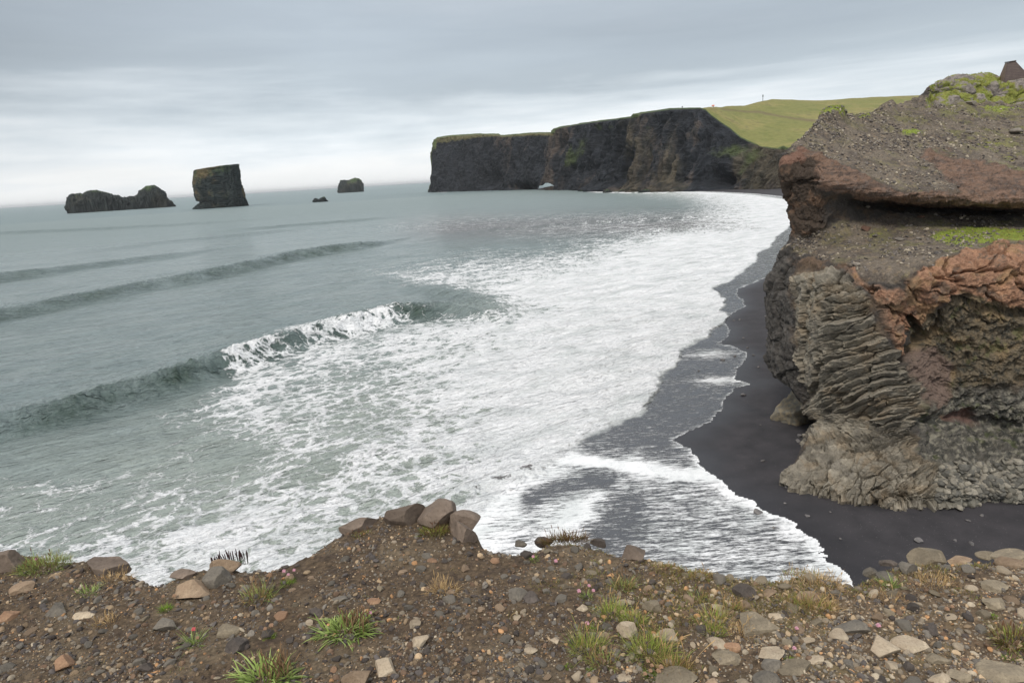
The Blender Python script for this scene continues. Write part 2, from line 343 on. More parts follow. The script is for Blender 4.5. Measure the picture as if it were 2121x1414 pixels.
    dB, _, _ = seg_dist(wpx, wpy, [(1150, 1130), (1200, 1060), (1260, 1010), (1330, 975)]); S = S + 0.2 * np.exp(-(dB / 30) ** 2)
    dk, _, _ = seg_dist(wpx, wpy, [(1100, 1040), (1170, 1010), (1260, 1000)]); S = S - 0.25 * np.exp(-(dk / 20) ** 2)
    dk, _, _ = seg_dist(wpx, wpy, [(1270, 1010), (1300, 1080), (1260, 1130)]); S = S - 0.16 * np.exp(-(dk / 45) ** 2)
    S = S + 0.26 * np.exp(-(np.maximum(inland, 0) / np.interp(py, [400, 800, 900, 1200], [3, 8, 40, 90])) ** 1.0) * lower
    S = S + 0.30 * np.exp(-(((wpx - 1490) / 60) ** 2 + ((wpy - 790) / 9) ** 2)) + 0.25 * np.exp(-(((wpx - 1470) / 60) ** 2 + ((wpy - 735) / 10) ** 2))
    D = np.maximum(D, sst(-inland, 0, 1) * 0 + D); D = np.where(inland > -30 * np.clip(pxs / 26, .1, 1), np.maximum(D, 0.97), D)
    bo, _, _ = seg_dist(wpx, wpy, [(990, 1008), (1080, 990), (1150, 960), (1205, 928), (1255, 893)]); stain = np.exp(-(bo / 15) ** 2) * sst(wy + .7 * wf, -.12, .2); D = D - .42 * stain
    # --- surface height ------------------------------------------------
    nb = np.where((Rf < 1300) & (X > -60))[0]
    bz = np.full(len(X), -3.0); dd = np.full(len(X), -99.0)
    bz[nb], dd[nb] = beach_z(X[nb], Y[nb])
    calm = sst(-dd, -1, 14); Zw = Z * (0.34 + 0.66 * calm)
    fo = D * (1 - film) * (Rf < 260)
    Zw = Zw + fo * (0.10 * wf + 0.05 * fbm(P0, 3.1, 2, 0.5, 8) * (Rf < 160))
    thick = 0.12 * (1 - film) + 0.02
    Zs = np.maximum(Zw * (1 - film), bz + thick)
    P0[:, 2] = Zs
    q = gridq(nr, nc); ins_n = ins + wf * 3.5 * np.clip(pxs / 26, .1, 1)
    keep = (ins_n[q].min(1) < 0.0) | (Rf[q].min(1) > 900)
    # turbidity: sand and air carried in the shallow water
    turb = 0.25 + 0.75 * sst(-dd, 75, 5) + 0.0 * X
    turb = np.maximum(turb, 0.8 * sst(py, 820, 1080) * sst(px, 1300, 500)); turb *= (Rf < 1300); turb = np.maximum(turb, 0.12) + 0.14 * wx; turb = turb * (1 - .8 * np.clip(face, 0, 1)) * (1 - stain); brown = 0 * X  # also lowered on the wave fronts, part of their painted shade
    brown = brown + np.clip(1.6 * stain, 0, 1) + 0.7 * np.exp(-(((py - 470 + (px - 1100) * 0.02) / 26) ** 2)) * sst(px, 760, 950)
    me = mesh_np("sea", P0, q[keep], mat_sea(), attrs=dict(foam=D, film=film, streak=S, turb=turb, brown=brown, clear=face, far=sst(Rf, 120, 900)))  # clear holds the painted shade of the wave fronts
    return link("sea", me, kind="structure")

def mat_sea():
    m = NT("sea_water"); N = m.N; L = m.L
    rot = math.atan2(0.55, 0.83)
    base = m.mapping(rot=(0, 0, -rot))
    D = m.attr("foam"); film = m.attr("film"); S = m.attr("streak"); turb = m.attr("turb"); brown = m.attr("brown")
    # lacy foam: cells stretched a little along the wave crests, with curled edges
    wn = m.noise(0.35, 5, 0.62, base, out=1); wv = m.N.new("ShaderNodeVectorMath"); wv.operation = 'MULTIPLY_ADD'
    L.new(wn, wv.inputs[0]); wv.inputs[1].default_value = (2.4, 2.4, 0); L.new(base, wv.inputs[2])
    wn2 = m.noise(2.4, 3, 0.6, base, out=1); wv2 = m.N.new("ShaderNodeVectorMath"); wv2.operation = 'MULTIPLY_ADD'
    L.new(wn2, wv2.inputs[0]); wv2.inputs[1].default_value = (0.4, 0.4, 0); L.new(wv.outputs[0], wv2.inputs[2]); W = wv2.outputs[0]
    c1 = m.mapping(scale=(0.44, 0.54, 0.0), vec=W); c2 = m.mapping(scale=(1.25, 1.5, 0.0), vec=W); c3 = m.mapping(scale=(3.3, 3.9, 0.0), vec=W)
    e1 = m.voronoi(1.0, 'DISTANCE_TO_EDGE', c1); e2 = m.voronoi(1.0, 'DISTANCE_TO_EDGE', c2); e3 = m.voronoi(1.0, 'DISTANCE_TO_EDGE', c3)
    l1 = m.math('SUBTRACT', 1.0, m.math('MULTIPLY', e1, 2.6), True); l2 = m.math('SUBTRACT', 1.0, m.math('MULTIPLY', e2, 2.6), True); l3 = m.math('SUBTRACT', 1.0, m.math('MULTIPLY', e3, 2.6), True)
    big = m.noise(0.20, 6, 0.62, m.mapping(scale=(0.7, 1.1, 0), vec=base), 0.5); fine = m.noise(6.0, 5, 0.7, base)
    lace = m.math('ADD', m.math('MULTIPLY', l1, 0.42), m.math('ADD', m.math('MULTIPLY', l2, 0.32), m.math('MULTIPLY', l3, 0.10)))
    lace = m.math('ADD', lace, m.math('MULTIPLY', m.math('SUBTRACT', big, 0.5), 0.95)); lace = m.math('ADD', lace, m.math('MULTIPLY', m.math('SUBTRACT', fine, 0.5), 0.14))
    v = m.math('ADD', m.math('ADD', m.math('MULTIPLY', D, 0.58), m.math('MULTIPLY', m.math('SUBTRACT', D, 0.78, True), 1.4)), m.math('SUBTRACT', lace, 0.38))      # thick foam passes, thin foam only on the lace
    fm = m.math('MULTIPLY', m.ramp(v, [(0.38, 0.0), (0.46, 0.5), (0.54, 1.0)]), m.ramp(D, [(0.02, 0.0), (0.09, 1.0)]))
    # swash: streaks drawn out down the slope of the beach
    rs = math.radians(3); st = m.mapping(scale=(0.8, 4.2, 0), rot=(0, 0, -rs)); wst = m.scalev(m.noise(0.5, 3, 0.5, out=1), 0.9)
    st = m.addv(st, wst); s1 = m.noise(1.0, 8, 0.66, st); s2 = m.noise(3.6, 6, 0.8, st)
    sv = m.math('ADD', m.math('MULTIPLY', s1, 0.6), m.math('MULTIPLY', s2, 0.54))
    sm = m.ramp(m.math('ADD', m.math('MULTIPLY', m.math('SUBTRACT', sv, 0.57), 1.9), S), [(0.50, 0.0), (0.58, 0.5), (0.68, 1.0)])
    foam = m.N.new("ShaderNodeMix"); foam.data_type = 'FLOAT'; L.new(film, foam.inputs[0]); L.new(fm, foam.inputs[2]); L.new(sm, foam.inputs[3]); foam = foam.outputs[0]
    # water body
    wc = m.mix(turb, tuple(col(116, 133, 136)), tuple(col(168, 176, 168))); wc = m.mix(brown, wc, tuple(col(118, 112, 112)))
    wc = m.mix(m.math('MULTIPLY', m.attr('clear'), .80, True), wc, tuple(col(62, 78, 68))); sandc = m.mix(film, wc, tuple(col(80, 82, 86)))  # wave fronts coloured dark green to stand in for their shade
    fcol = m.mix(m.ramp(big, [(.36, 0.), (.56, 1.)]), (0.72, 0.75, 0.75), (0.93, 0.94, 0.95))
    fn2 = m.noise(1.0, 6, 0.7, m.mapping(scale=(1.3, 3.4, 0), vec=W)); fcol = m.mix(m.ramp(fn2, [(0.34, 0.42), (0.50, 0.0)]), fcol, (0.42, 0.44, 0.46))
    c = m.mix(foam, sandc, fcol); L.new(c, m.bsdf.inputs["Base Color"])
    m.set(m.bsdf.inputs["Roughness"], m.math('ADD', m.math('MULTIPLY', foam, 0.6), m.math('ADD', 0.17, m.math('MULTIPLY', m.attr('far'), 0.26)))); m.bsdf.inputs["IOR"].default_value = 1.333
    h1 = m.mapping(scale=(0.45, 1.3, 0), vec=base)
    b1 = m.noise(1.1, 6, 0.62, h1, 0.4); b2 = m.noise(0.22, 5, 0.6, h1, 0.3); b3 = m.noise(0.045, 5, 0.55, h1)
    nf = m.math('SUBTRACT', 1.0, m.math('MULTIPLY', film, 0.93))
    n0 = m.bump(m.math('MULTIPLY', m.math('SUBTRACT', b3, 0.5), nf), 1.0, 5.0)
    n1 = m.bump(m.math('MULTIPLY', m.math('SUBTRACT', b2, 0.5), nf), 1.0, 3.2, n0)
    n2 = m.bump(m.math('MULTIPLY', m.math('SUBTRACT', b1, 0.5), nf), 1.0, 0.9, n1)
    n3 = m.bump(m.math('ADD', foam, m.math('MULTIPLY', m.math('MULTIPLY', m.math('ADD', fine, lace), foam), 1.4)), 0.6, 0.12, n2)
    L.new(n3, m.bsdf.inputs["Normal"]); return m.mat

# ---------------------------------------------------------------- beach
def build_beach():
    az = np.radians(np.concatenate([np.linspace(-20, 3, 40, endpoint=False), np.linspace(3, 42, 620, endpoint=False), np.linspace(42, 75, 40)]))
    r = [24.0]
    while r[-1] < 1000: r.append(r[-1] * 1.006)
    r = np.array(r); R, A = np.meshgrid(r, az, indexing='ij'); X = (R * np.sin(A)).ravel(); Y = (R * np.cos(A)).ravel()
    bz, dd = beach_z(X, Y); P = np.stack([X, Y, np.zeros_like(X)], 1)
    n = fbm(P, 0.12, 3, 0.5, 4); n2 = fbm(P, 1.3, 3, 0.5, 5)
    d2, s2, _ = seg_dist(X, Y, SWASH_W); inl = np.where(inpoly(X, Y, SWASH_POLY), -d2, d2)
    Z = bz + (0.14 * n + 0.015 * n2) * sst(inl, 1.5, 9) - 0.10 * sst(inl, -0.6, -2.2)
    P[:, 2] = Z
    d2, s2, _ = seg_dist(X, Y, SWASH_W); inl = np.where(inpoly(X, Y, SWASH_POLY), -d2, d2)
    wet = sst(inl + n * 2.0, 4.5, -0.5)
    q = gridq(*R.shape); keep = (inl[q].max(1) > -3.5)
    return link("beach", mesh_np("beach", P, q[keep], mat_sand(), attrs=dict(wet=wet)), kind="structure")
def mat_sand():
    m = NT("black_sand"); n = m.noise(0.5, 6, 0.6); n2 = m.noise(28.0, 4, 0.7); wet = m.attr("wet")
    c = m.mix(m.ramp(n, [(0.3, 0.0), (0.7, 1.0)]), tuple(col(46, 45, 48)), tuple(col(66, 63, 66)))
    c = m.mix(m.math('MULTIPLY', wet, 0.7), c, tuple(col(42, 42, 47)))
    sp = m.voronoi(9.0, 'F1'); rn = m.voronoi(9.0, 'F1', out=1); sepc = m.N.new("ShaderNodeSeparateColor"); m.L.new(rn, sepc.inputs[0])
    peb = m.math('MULTIPLY', m.math('LESS_THAN', sp, 0.16), m.math('GREATER_THAN', sepc.outputs[0], 0.88))
    c = m.mix(peb, c, tuple(col(140, 138, 138))); c = m.mix(m.ramp(n2, [(0.35, 0.35), (0.5, 0.0)]), c, tuple(col(30, 30, 33)))
    m.L.new(c, m.bsdf.inputs["Base Color"]); m.set(m.bsdf.inputs["Roughness"], m.math('SUBTRACT', 0.85, m.math('MULTIPLY', wet, 0.45))); m.bsdf.inputs["Specular IOR Level"].default_value = 0.4
    m.L.new(m.bump(m.math('ADD', n2, m.math('MULTIPLY', peb, 0.8)), 0.5, 0.05, m.bump(n, 0.3, 0.2)), m.bsdf.inputs["Normal"]); return m.mat

# ---------------------------------------------------------------- the near cliff (promontory on the right)
B = None
CLIFF = [  # (px, py, Y) per column, bottom row first; Y None = where the sight line meets the sand
 [(1640,990,B),(1690,1010,B),(1770,1024,B),(1850,1034,B),(1930,1036,B),(2020,1030,B),(2121,1024,B),(2300,1015,B),(2900,1000,B)],
 [(1657,945,50.5),(1700,960,48.6),(1775,965,47),(1850,972,45.8),(1935,975,46),(2020,970,46),(2121,965,46),(2300,955,46),(2900,940,46)],
 [(1689,886,54),(1722,900,51.5),(1790,900,48.8),(1860,905,47.5),(1940,905,48.5),(2020,900,50),(2121,900,50),(2300,890,49),(2900,870,49)],
 [(1664,838,57),(1715,850,53),(1790,850,49.5),(1860,855,48),(1940,850,50),(2020,845,50.2),(2121,840,50.0),(2300,830,51),(2900,820,51)],
 [(1606,776,60),(1670,790,55),(1750,790,50.5),(1840,795,48.5),(1930,790,50.5),(2020,780,50.0),(2121,770,49.8),(2300,760,52),(2900,750,52)],
 [(1594,705,61),(1650,710,56),(1740,715,51),(1830,715,48.8),(1920,705,51),(2020,700,49.6),(2121,690,49.3),(2300,680,52),(2900,670,52)],
 [(1587,640,61.5),(1640,640,56.5),(1725,640,51.5),(1805,645,49.3),(1890,655,49.8),(2010,652,49.2),(2121,648,48.9),(2300,640,51),(2900,630,51)],
 [(1590,590,61.5),(1638,590,57),(1710,590,52.5),(1800,597,50),(1890,604,48.4),(2000,620,48.3),(2121,615,48.0),(2300,605,47),(2900,590,47)],
 [(1603,550,62),(1645,555,58),(1710,560,54),(1790,562,51),(1880,558,49),(1990,565,48.4),(2121,560,48.2),(2300,550,47),(2900,540,47)],
 [(1617,521,62.5),(1655,528,59.5),(1720,532,56),(1800,535,53.5),(1890,528,51.5),(2000,522,50),(2121,522,50),(2300,515,50),(2900,505,50)],
 [(1640,494,63.2),(1680,503,61.5),(1740,508,58.6),(1810,508,56.8),(1900,503,56),(2000,498,55.6),(2121,497,55.6),(2300,495,57),(2900,490,57)],
 [(1648,479,63.5),(1687,480,61.8),(1745,472,60.6),(1815,474,60.0),(1900,472,59.8),(2000,472,59.8),(2121,470,60),(2300,468,65),(2900,460,65)],
 [(1645,455,63.6),(1684,450,61.2),(1742,436,61.0),(1815,438,62.0),(1900,442,62.6),(2000,446,63),(2121,449,63),(2300,447,71),(2900,440,71)],
 [(1638,425,63.4),(1680,422,60.9),(1738,414,60.8),(1812,420,64.5),(1900,426,66),(2000,431,66.5),(2121,436,66.5),(2300,436,74),(2900,430,74)],
 [(1631,402,63),(1674,398,60.8),(1728,398,59.6),(1810,410,59.6),(1900,418,59.6),(2000,424,59.6),(2121,428,59.6),(2300,428,59.6),(2900,420,59.6)],
 [(1627,378,62.5),(1668,372,60.5),(1712,374,59.0),(1795,390,58.2),(1880,398,58),(2000,405,58),(2121,409,58),(2300,410,58),(2900,405,58)],
 [(1622,345,62.2),(1668,345,61.2),(1725,345,60.8),(1805,355,60.8),(1895,362,61),(2000,366,61.5),(2121,368,61.5),(2300,365,61.5),(2900,360,61.5)],
 [(1625,312,62.8),(1672,302,63.4),(1740,298,65.2),(1820,298,67),(1910,300,68.5),(2010,303,69.5),(2121,303,70),(2300,300,70),(2900,290,70)],
 [(1656,290,64.8),(1697,264,67.4),(1757,256,70),(1832,256,72.5),(1920,252,75),(2020,252,77),(2121,252,78),(2300,250,78),(2900,240,78)],
 [(1682,268,67),(1710,243,70),(1775,238,75),(1838,222,79),(1921,209,82),(2020,212,84),(2121,213,85),(2300,210,85),(2900,200,85)],
 [(1690,270,70),(1722,244,73),(1790,241,79),(1902,214,84),(1927,180,82.8),(2020,190,85.5),(2121,190,86.5),(2300,188,87),(2900,180,87)],
 [(1705,274,76),(1740,252,80),(1800,246,86),(1914,214,89),(1942,166,85.5),(2030,160,88),(2121,163,89),(2300,160,89),(2900,150,89)],
 [(1725,284,86),(1760,268,90),(1830,262,96),(1925,226,97),(1965,170,98),(2040,166,100),(2121,168,101),(2300,165,101),(2900,160,101)],
 [(1765,330,110),(1800,310,112),(1860,300,116),(1940,262,116),(1990,220,118),(2060,216,120),(2121,218,121),(2300,215,121),(2900,210,121)],
]
COLUMN_ZONE = [(1648,572),(1700,560),(1760,575),(1790,600),(1810,660),(1830,700),(1872,740),(1905,790),(1915,850),(1880,890),(1900,950),(1960,985),(1985,1060),(1640,1060),(1630,985),(1655,945),(1690,890),(1668,840),(1655,760),(1645,700),(1650,640)]
ORANGE = [(1640,520),(1700,545),(1760,548),(1800,590),(1870,600),(1905,560),(1960,528),(2060,512),(2400,512),(2400,640),(2121,640),(2060,625),(2010,605),(1975,612),(1940,640),(1900,665),(1870,690),(1880,740),(1860,720),(1835,680),(1820,640),(1800,600),(1770,575),(1720,560),(1650,548)]
BROWN = [(1880,640),(1940,650),(2010,612),(2121,640),(2400,640),(2400,780),(2121,790),(1990,800),(1960,860),(1930,860),(1900,790),(1890,730)]
MAUVE = [(1888,735),(1935,720),(1975,760),(1965,820),(1930,850),(1910,820)]
MAUVE2 = [(1950,860),(2010,850),(2040,875),(1990,885)]
GRAVEL_LOW = [(1612,520),(1640,495),(1690,478),(1760,462),(1850,452),(1950,446),(2400,446),(2400,512),(2060,512),(1960,526),(1905,556),(1870,590),(1800,580),(1760,548),(1700,540),(1640,525)]
SLAB = [(1655,312),(1700,318),(1745,345),(1790,370),(1850,392),(1905,405),(1990,400),(1955,360),(1925,340),(1905,318),(1920,305),(2000,325),(2060,335),(2121,352),(2400,360),(2400,440),(2121,436),(1900,425),(1780,410),(1712,392),(1684,372),(1690,345)]
RED_LEFT = [(1618,318),(1672,312),(1668,336),(1620,342)]
UPPER = [(1620,318),(1690,255),(1705,225),(1800,225),(1925,195),(2400,180),(2400,350),(2121,350),(2060,335),(2000,325),(1920,305),(1905,318),(1955,360),(1985,398),(1905,402),(1850,388),(1790,366),(1745,340),(1700,316),(1655,312)]
CRAG = [(1915,215),(1930,150),(2400,140),(2400,205),(2121,212),(2000,210)]
def build_cliff():
    rows = []
    for row in CLIFF:
        pts = [onz(a, b, 1.0) if c is None else onY(a, b, c) for a, b, c in row]
        L_ = pts[0]; rows.append([L_ + np.array([26., 34, -1.0]), L_ + np.array([9.0, 13, 0]), L_ + np.array([2.6, 4.2, 0])] + pts)
    base = [p + np.array([0, 0.3, -3.0]) for p in rows[0]]
    C = np.array([base] + rows)
    nv = []
    for i in range(len(C) - 1):
        L_ = np.median(np.linalg.norm(C[i + 1, 3:8] - C[i, 3:8], axis=1)); dist = C[i, 4:8, 1].mean()
        nv.append(max(3, int(L_ / (0.062 * dist / 50))))
    nv[0] = 8
    G = catmull(C, nv); K = np.swapaxes(G, 0, 1)
    nu = [14, 16, 16]
    for j in range(3, K.shape[0] - 1): nu.append(int(np.median(np.linalg.norm(K[j + 1] - K[j], axis=1)) / 0.062 * 0.8))
    nu[-1] = 40; nu[-2] = 60
    G = np.swapaxes(catmull(K, nu), 0, 1); nr, nc = G.shape[:2]
    Nn = gnormals(G).reshape(-1, 3); P = G.reshape(-1, 3).copy()
    if (Nn @ np.array([-0.4, -0.9, 0.1])).mean() < 0: Nn = -Nn
    px, py = proj(P)
    w1 = fbm(P, 0.35, 4, 0.6, 11); w2 = fbm(P, 1.4, 3, 0.6, 12); w3 = fbm(P, 0.35, 4, 0.6, 13)
    mx = px + w1 * 26 + w2 * 7; my = py + w3 * 22 + fbm(P, 1.4, 3, 0.6, 14) * 6
    M = {k: pmask(mx, my, v, s) for k, v, s in (('col', COLUMN_ZONE, 5), ('org', ORANGE, 4), ('brn', BROWN, 10), ('mau', MAUVE, 8), ('mau2', MAUVE2, 7), ('gl', GRAVEL_LOW, 5), ('slab', SLAB, 4), ('redl', RED_LEFT, 3), ('upper', UPPER, 5), ('crag', CRAG, 3))}
    dark_left = sst(mx, 1652, 1632) * sst(py, 500, 520)
    foot = sst(my, 940, 990) * sst(mx, 1905, 1980) * .8
    lowright = sst(my, 780, 830) * sst(mx, 1880, 1925) * (1 - M['mau']) * (1 - M['mau2'])
    upleft = sst(mx, 1712, 1690) * sst(py, 320, 335) * sst(py, 500, 480)
    gravel = np.clip(M['gl'] + M['upper'] * (1 - M['crag']), 0, 1); gravel = np.maximum(gravel, sst(P[:, 1], 88, 92)) * (1 - M['slab'])
    rockm = np.clip(1 - gravel, 0, 1)
    # ---- displacement --------------------------------------------------
    D = rockm * (0.55 * fbm(P, 0.28, 5, 0.55, 21, True) - 0.28) * (1 - 0.45 * M['slab']) * (1 - 0.55 * M['col'])
    D += gravel * (0.14 * fbm(P, 0.8, 4, 0.6, 22) + 0.34 * (fbm(P, 0.35, 4, 0.6, 23, True) - .45) * sst(P[:, 1], 64, 74)) + gravel * 1.1 * np.exp(-(((px - 1728) / 24) ** 2 + ((py - 244) / 10) ** 2)) + gravel * .8 * np.exp(-(((px - 1842) / 16) ** 2 + ((py - 226) / 8) ** 2))
    # columns: bent stacks of blocks, long along the arc
    vx = (px + mx) / 2 - 1950 + w1 * 10; vy = (py + my) / 2 - 1260; rr = np.hypot(vx, vy); ph = np.arctan2(vy, vx)
    arc = (ph + math.pi / 2) * 560 + w2 * 6; rad = rr + w1 * 12
    big_ = sst(my, 900, 950) * sst(mx, 1900, 1840)
    hv = _rnd[_h3(np.floor(rad / 95).astype(np.int32), 3, 9)][:, 0]
    f1, e12, cid, dx, dy = voro(arc / (84 + 10 * big_) + hv * 9 + w2 * .18, rad / (19 + 7 * big_) + w2 * .12, 5, 0.9); rc = _rnd[cid]
    colh = (rc[:, 0] - 0.35) * 1.05 + dx * (rc[:, 1] - 0.3) * 0.9 - dy * 0.95 - 0.55 * (1 - sst(e12, 0.0, 0.14))
    f1b, e12b, cidb, dxb, dyb = voro(arc / 44 + 7, rad / 12, 6, 0.85); rcb = _rnd[cidb]
    colh = 0.80 * colh + 0.34 * ((rcb[:, 0] - 0.5) * 0.8 - dyb * 0.8 - 0.30 * (1 - sst(e12b, 0, 0.15)))
    tall = sst(mx, 1712, 1690) * sst(my, 860, 800) * sst(my, 560, 600)     # tall clean slabs by the corner
    colh = colh * (.88 - .18 * big_)
    D += M['col'] * ((1 - 0.8 * tall) * colh + 0.5 * sst(my, 990, 1010) * fbm(P, 0.6, 3, 0.5, 31, True))
    ft1, et, ct, dxt, dyt = voro((mx + (my - 700) * 0.15) / 34 + w2 * 0.15, my / 105 + w1 * 0.4, 8, 0.8); rt = _rnd[ct]
    D += M['col'] * tall * ((rt[:, 0] - .4) * 0.9 - dxt * 0.7 - 0.35 * (1 - sst(et, 0, .1)))
    # dark side: rough upright ribs
    fd, ed_, cd_, dxd, dyd = voro((P[:, 1] + P[:, 0]) * 0.55 + w1 * .6, P[:, 2] * 0.28 + w3 * .5, 9, 0.9)
    D += np.clip(dark_left + upleft, 0, 1) * ((_rnd[cd_][:, 0] - .5) * 0.9 - 0.35 * (1 - sst(ed_, 0, .15)) + 0.35 * fbm(P * np.array([1, 1, 0.35]), 1.3, 4, 0.6, 33, True))
    # orange tuff: swollen blocks with cracks
    fo, eo, co, dxo, dyo = voro(mx / 74 + w1 * .5, my / 40 + w3 * .6, 12, 0.95)
    org = np.clip(M['org'] + 0.7 * M['brn'] * sst(my, 700, 660), 0, 1)
    D += org * (0.42 * sst(eo, 0, .2) - 0.34 + 0.26 * fbm(P, 1.3, 4, 0.6, 41, True) + (_rnd[co][:, 0] - .5) * 0.4)
    # rubble-like breccia
    br = np.clip(M['brn'] + lowright + foot + M['mau'] * 0.3, 0, 1) * (1 - M['col'])
    f3, e3, c3 = voro3(P / 0.55 + w1[:, None] * 0.3, 3)
    D += br * (0.26 * (0.6 - f3) + 0.55 * fbm(P, 0.75, 4, 0.62, 51, True) - 0.2)
    f4, e4, c4 = voro3(P / 0.9, 7); D += foot * (0.75 * (0.55 - f4)) + 0.35 * lowright * (0.55 - f4)
    # slab lip strata
    D += M['slab'] * (0.34 * fbm(P * np.array([0.25, 0.25, 2.6]), 1.0, 4, 0.65, 61) + 0.26 * fbm(P, 0.9, 3, 0.6, 62, True) - 0.1)
    fc, ec, cc = voro3(P / np.array([3.2, 3.2, 1.6]) + w1[:, None] * .3, 11)
    D += M['crag'] * (1.2 * (0.5 - fc) - .35 * (1 - sst(ec, 0, .12)) - .1)
    # a few deep clefts
    for pts, wd, dp in (([(1880,655),(1905,680),(1895,730),(1870,760)], 9, 1.7), ([(1895,700),(1930,672),(1975,628),(2010,612)], 6, 1.2), ([(1975,622),(2060,642),(2121,650)], 9, 1.1), ([(1985,560),(2050,562),(2121,566)], 3.5, .7), ([(1900,870),(1960,862),(2030,870),(2100,880)], 13, 1.0), ([(1728,660),(1700,650),(1695,600)], 4, .6), ([(1930,560),(1960,575),(2000,585)], 3, .5)):
        dd, _, _ = seg_dist(mx, my, pts); D -= .75 * dp * np.exp(-(dd / (wd * .8)) ** 2)
    cave = np.exp(-(((px - 1900) / 320) ** 2)) * 0
    D += 0.05 * fbm(P, 5.0, 3, 0.6, 71) * (0.4 + 0.6 * rockm)
    P = P + Nn * D[:, None]
    # ---- colour --------------------------------------------------------
    n1 = fbm(P, 0.5, 4, 0.6, 81); n2 = fbm(P, 2.2, 4, 0.65, 82); n3 = fbm(P, 7.0, 2, 0.6, 83)
    def mixc(c, c2, m): return c + (np.asarray(c2) - c) * m[:, None]
    c = np.tile(col(70, 66, 63), (len(P), 1))
    c = mixc(c, col(98, 82, 66), sst(n1, 0.0, 0.35) * 0.7)
    c = mixc(c, np.tile(col(78, 75, 72), (len(P), 1)) * (1 + 1.2 * n2 + .8 * n1).clip(.5, 1.8)[:, None], dark_left); c = mixc(c, col(74, 64, 56), upleft); c = mixc(c, col(112, 90, 74), upleft * sst(n1, 0.1, 0.3) * 0.8)
    br_c = mixc(np.tile(col(108, 98, 82), (len(P), 1)), col(134, 116, 90), sst(n1 + n2 * .4, -0.05, .3)); br_c = mixc(br_c, col(58, 58, 54), sst(n2 - n1 * .3, .0, .25) * .85); br_c = mixc(br_c, col(92, 96, 58), sst(fbm(P, 0.9, 4, .6, 84), .15, .35) * .5)
    c = c * (1 - M['brn'][:, None]) + br_c * M['brn'][:, None]
    lr = mixc(np.tile(col(94, 91, 85), (len(P), 1)), col(144, 140, 126), sst(n2, 0.0, .3) * .8); lr = mixc(lr, col(52, 54, 50), sst(-n2 + n1 * .4, 0.0, .3) * .8); lr = mixc(lr, col(84, 92, 52), sst(fbm(P, 0.8, 3, .6, 85), .15, .35) * .5)
    c = c * (1 - lowright[:, None]) + lr * lowright[:, None]
    c = mixc(c, col(116, 100, 92), M['mau'] * .9); c = mixc(c, col(112, 88, 80), M['mau2'] * .8)
    oc = mixc(np.tile(col(150, 116, 94), (len(P), 1)), col(164, 126, 100), sst(n1, -.1, .3)); oc = mixc(oc, col(116, 86, 70), sst(-n2, 0.0, .3) * .7); oc = mixc(oc, col(104, 92, 82), sst(fbm(P, 1.2, 4, .65, 86), .06, .28) * .75)
    oc = mixc(oc, col(150, 124, 90), sst(fbm(P, .6, 3, .6, 87), 0.05, .3) * .5)
    oc = mixc(oc, col(112, 94, 80), (1 - sst(mx, 1800, 1930)) * sst(n1 - .3 * n2, -.25, .15) * .85)
    om = M['org'] * sst(mx, 1700, 1790) + M['org'] * .4 * (1 - sst(mx, 1700, 1790)) * sst(n1, .0, .25)
    c = c * (1 - om[:, None]) + oc * om[:, None]
    cc_ = np.tile(col(140, 133, 120), (len(P), 1)) * (0.70 + 0.50 * rc[:, 2] + 0.16 * rcb[:, 2])[:, None]; cc_ = mixc(cc_, col(142, 124, 100), sst(n1, .0, .35) * .5); cc_ = mixc(cc_, col(104, 100, 93), sst(-n1 + .5 * n2, .05, .4) * .55)
    cc_ *= (0.45 + 0.55 * sst(e12, 0, .08))[:, None] ** 0.5 * .96
    c = c * (1 - M['col'][:, None]) + cc_ * M['col'][:, None]
    fc_ = mixc(np.tile(col(112, 110, 102), (len(P), 1)), col(148, 144, 134), sst(n2, 0, .3)); c = c * (1 - foot[:, None]) + fc_ * foot[:, None]
    sl_ = mixc(np.tile(col(120, 98, 84), (len(P), 1)), col(90, 76, 68), sst(fbm(P * np.array([.3, .3, 2.5]), 1, 4, .6, 88), 0, .3)); sl_ = mixc(sl_, col(66, 58, 54), sst(n2 + .4 * n1, .12, .3) * .75); sl_ = mixc(sl_, col(100, 90, 84), sst(fbm(P, 1.6, 4, .7, 89), .1, .3) * .7)
    c = c * (1 - M['slab'][:, None]) + sl_ * M['slab'][:, None]; c = mixc(c, col(126, 96, 82), M['redl'] * .8)
    gv = mixc(np.tile(col(110, 101, 90), (len(P), 1)), col(88, 80, 73), sst(n1, -.2, .3)); gv = mixc(gv, col(132, 116, 96), sst(n2, .05, .3) * .6); gv = gv * (1 + 0.7 * n3)[:, None]
    c = c * (1 - gravel[:, None]) + gv * gravel[:, None]
    olive = sst(fbm(P, 0.33, 4, .6, 90) + .35 * n2, .0, .35) * gravel * (0.35 + 0.5 * sst(mx, 1750, 2000))
    c = mixc(c, col(112, 112, 66), olive * .75)
    crc = mixc(np.tile(col(134, 126, 120), (len(P), 1)), col(98, 94, 90), sst(n2, 0, .3)); c = c * (1 - M['crag'][:, None]) + crc * M['crag'][:, None]
    green = np.zeros(len(P))
    for (a, b), (ra, rb), k in (((2010,488),(74,19),1.4),((2105,484),(42,12),1.1),((1888,272),(30,8),.8),((1812,488),(38,9),.4),((1990,465),(60,7),.35),((2090,330),(30,14),.4),((1727,236),(28,9),1.1),((1818,478),(20,5),.4),((2070,225),(60,12),.6),((1790,240),(30,6),.6),((2050,300),(60,20),.4)):
        green = np.maximum(green, k * np.exp(-((((mx + px) / 2 - a) / ra) ** 2 + (((my + py) / 2 - b) / rb) ** 2)))
    green = sst(green + .45 * n2 + .25 * n1, .38, .62)
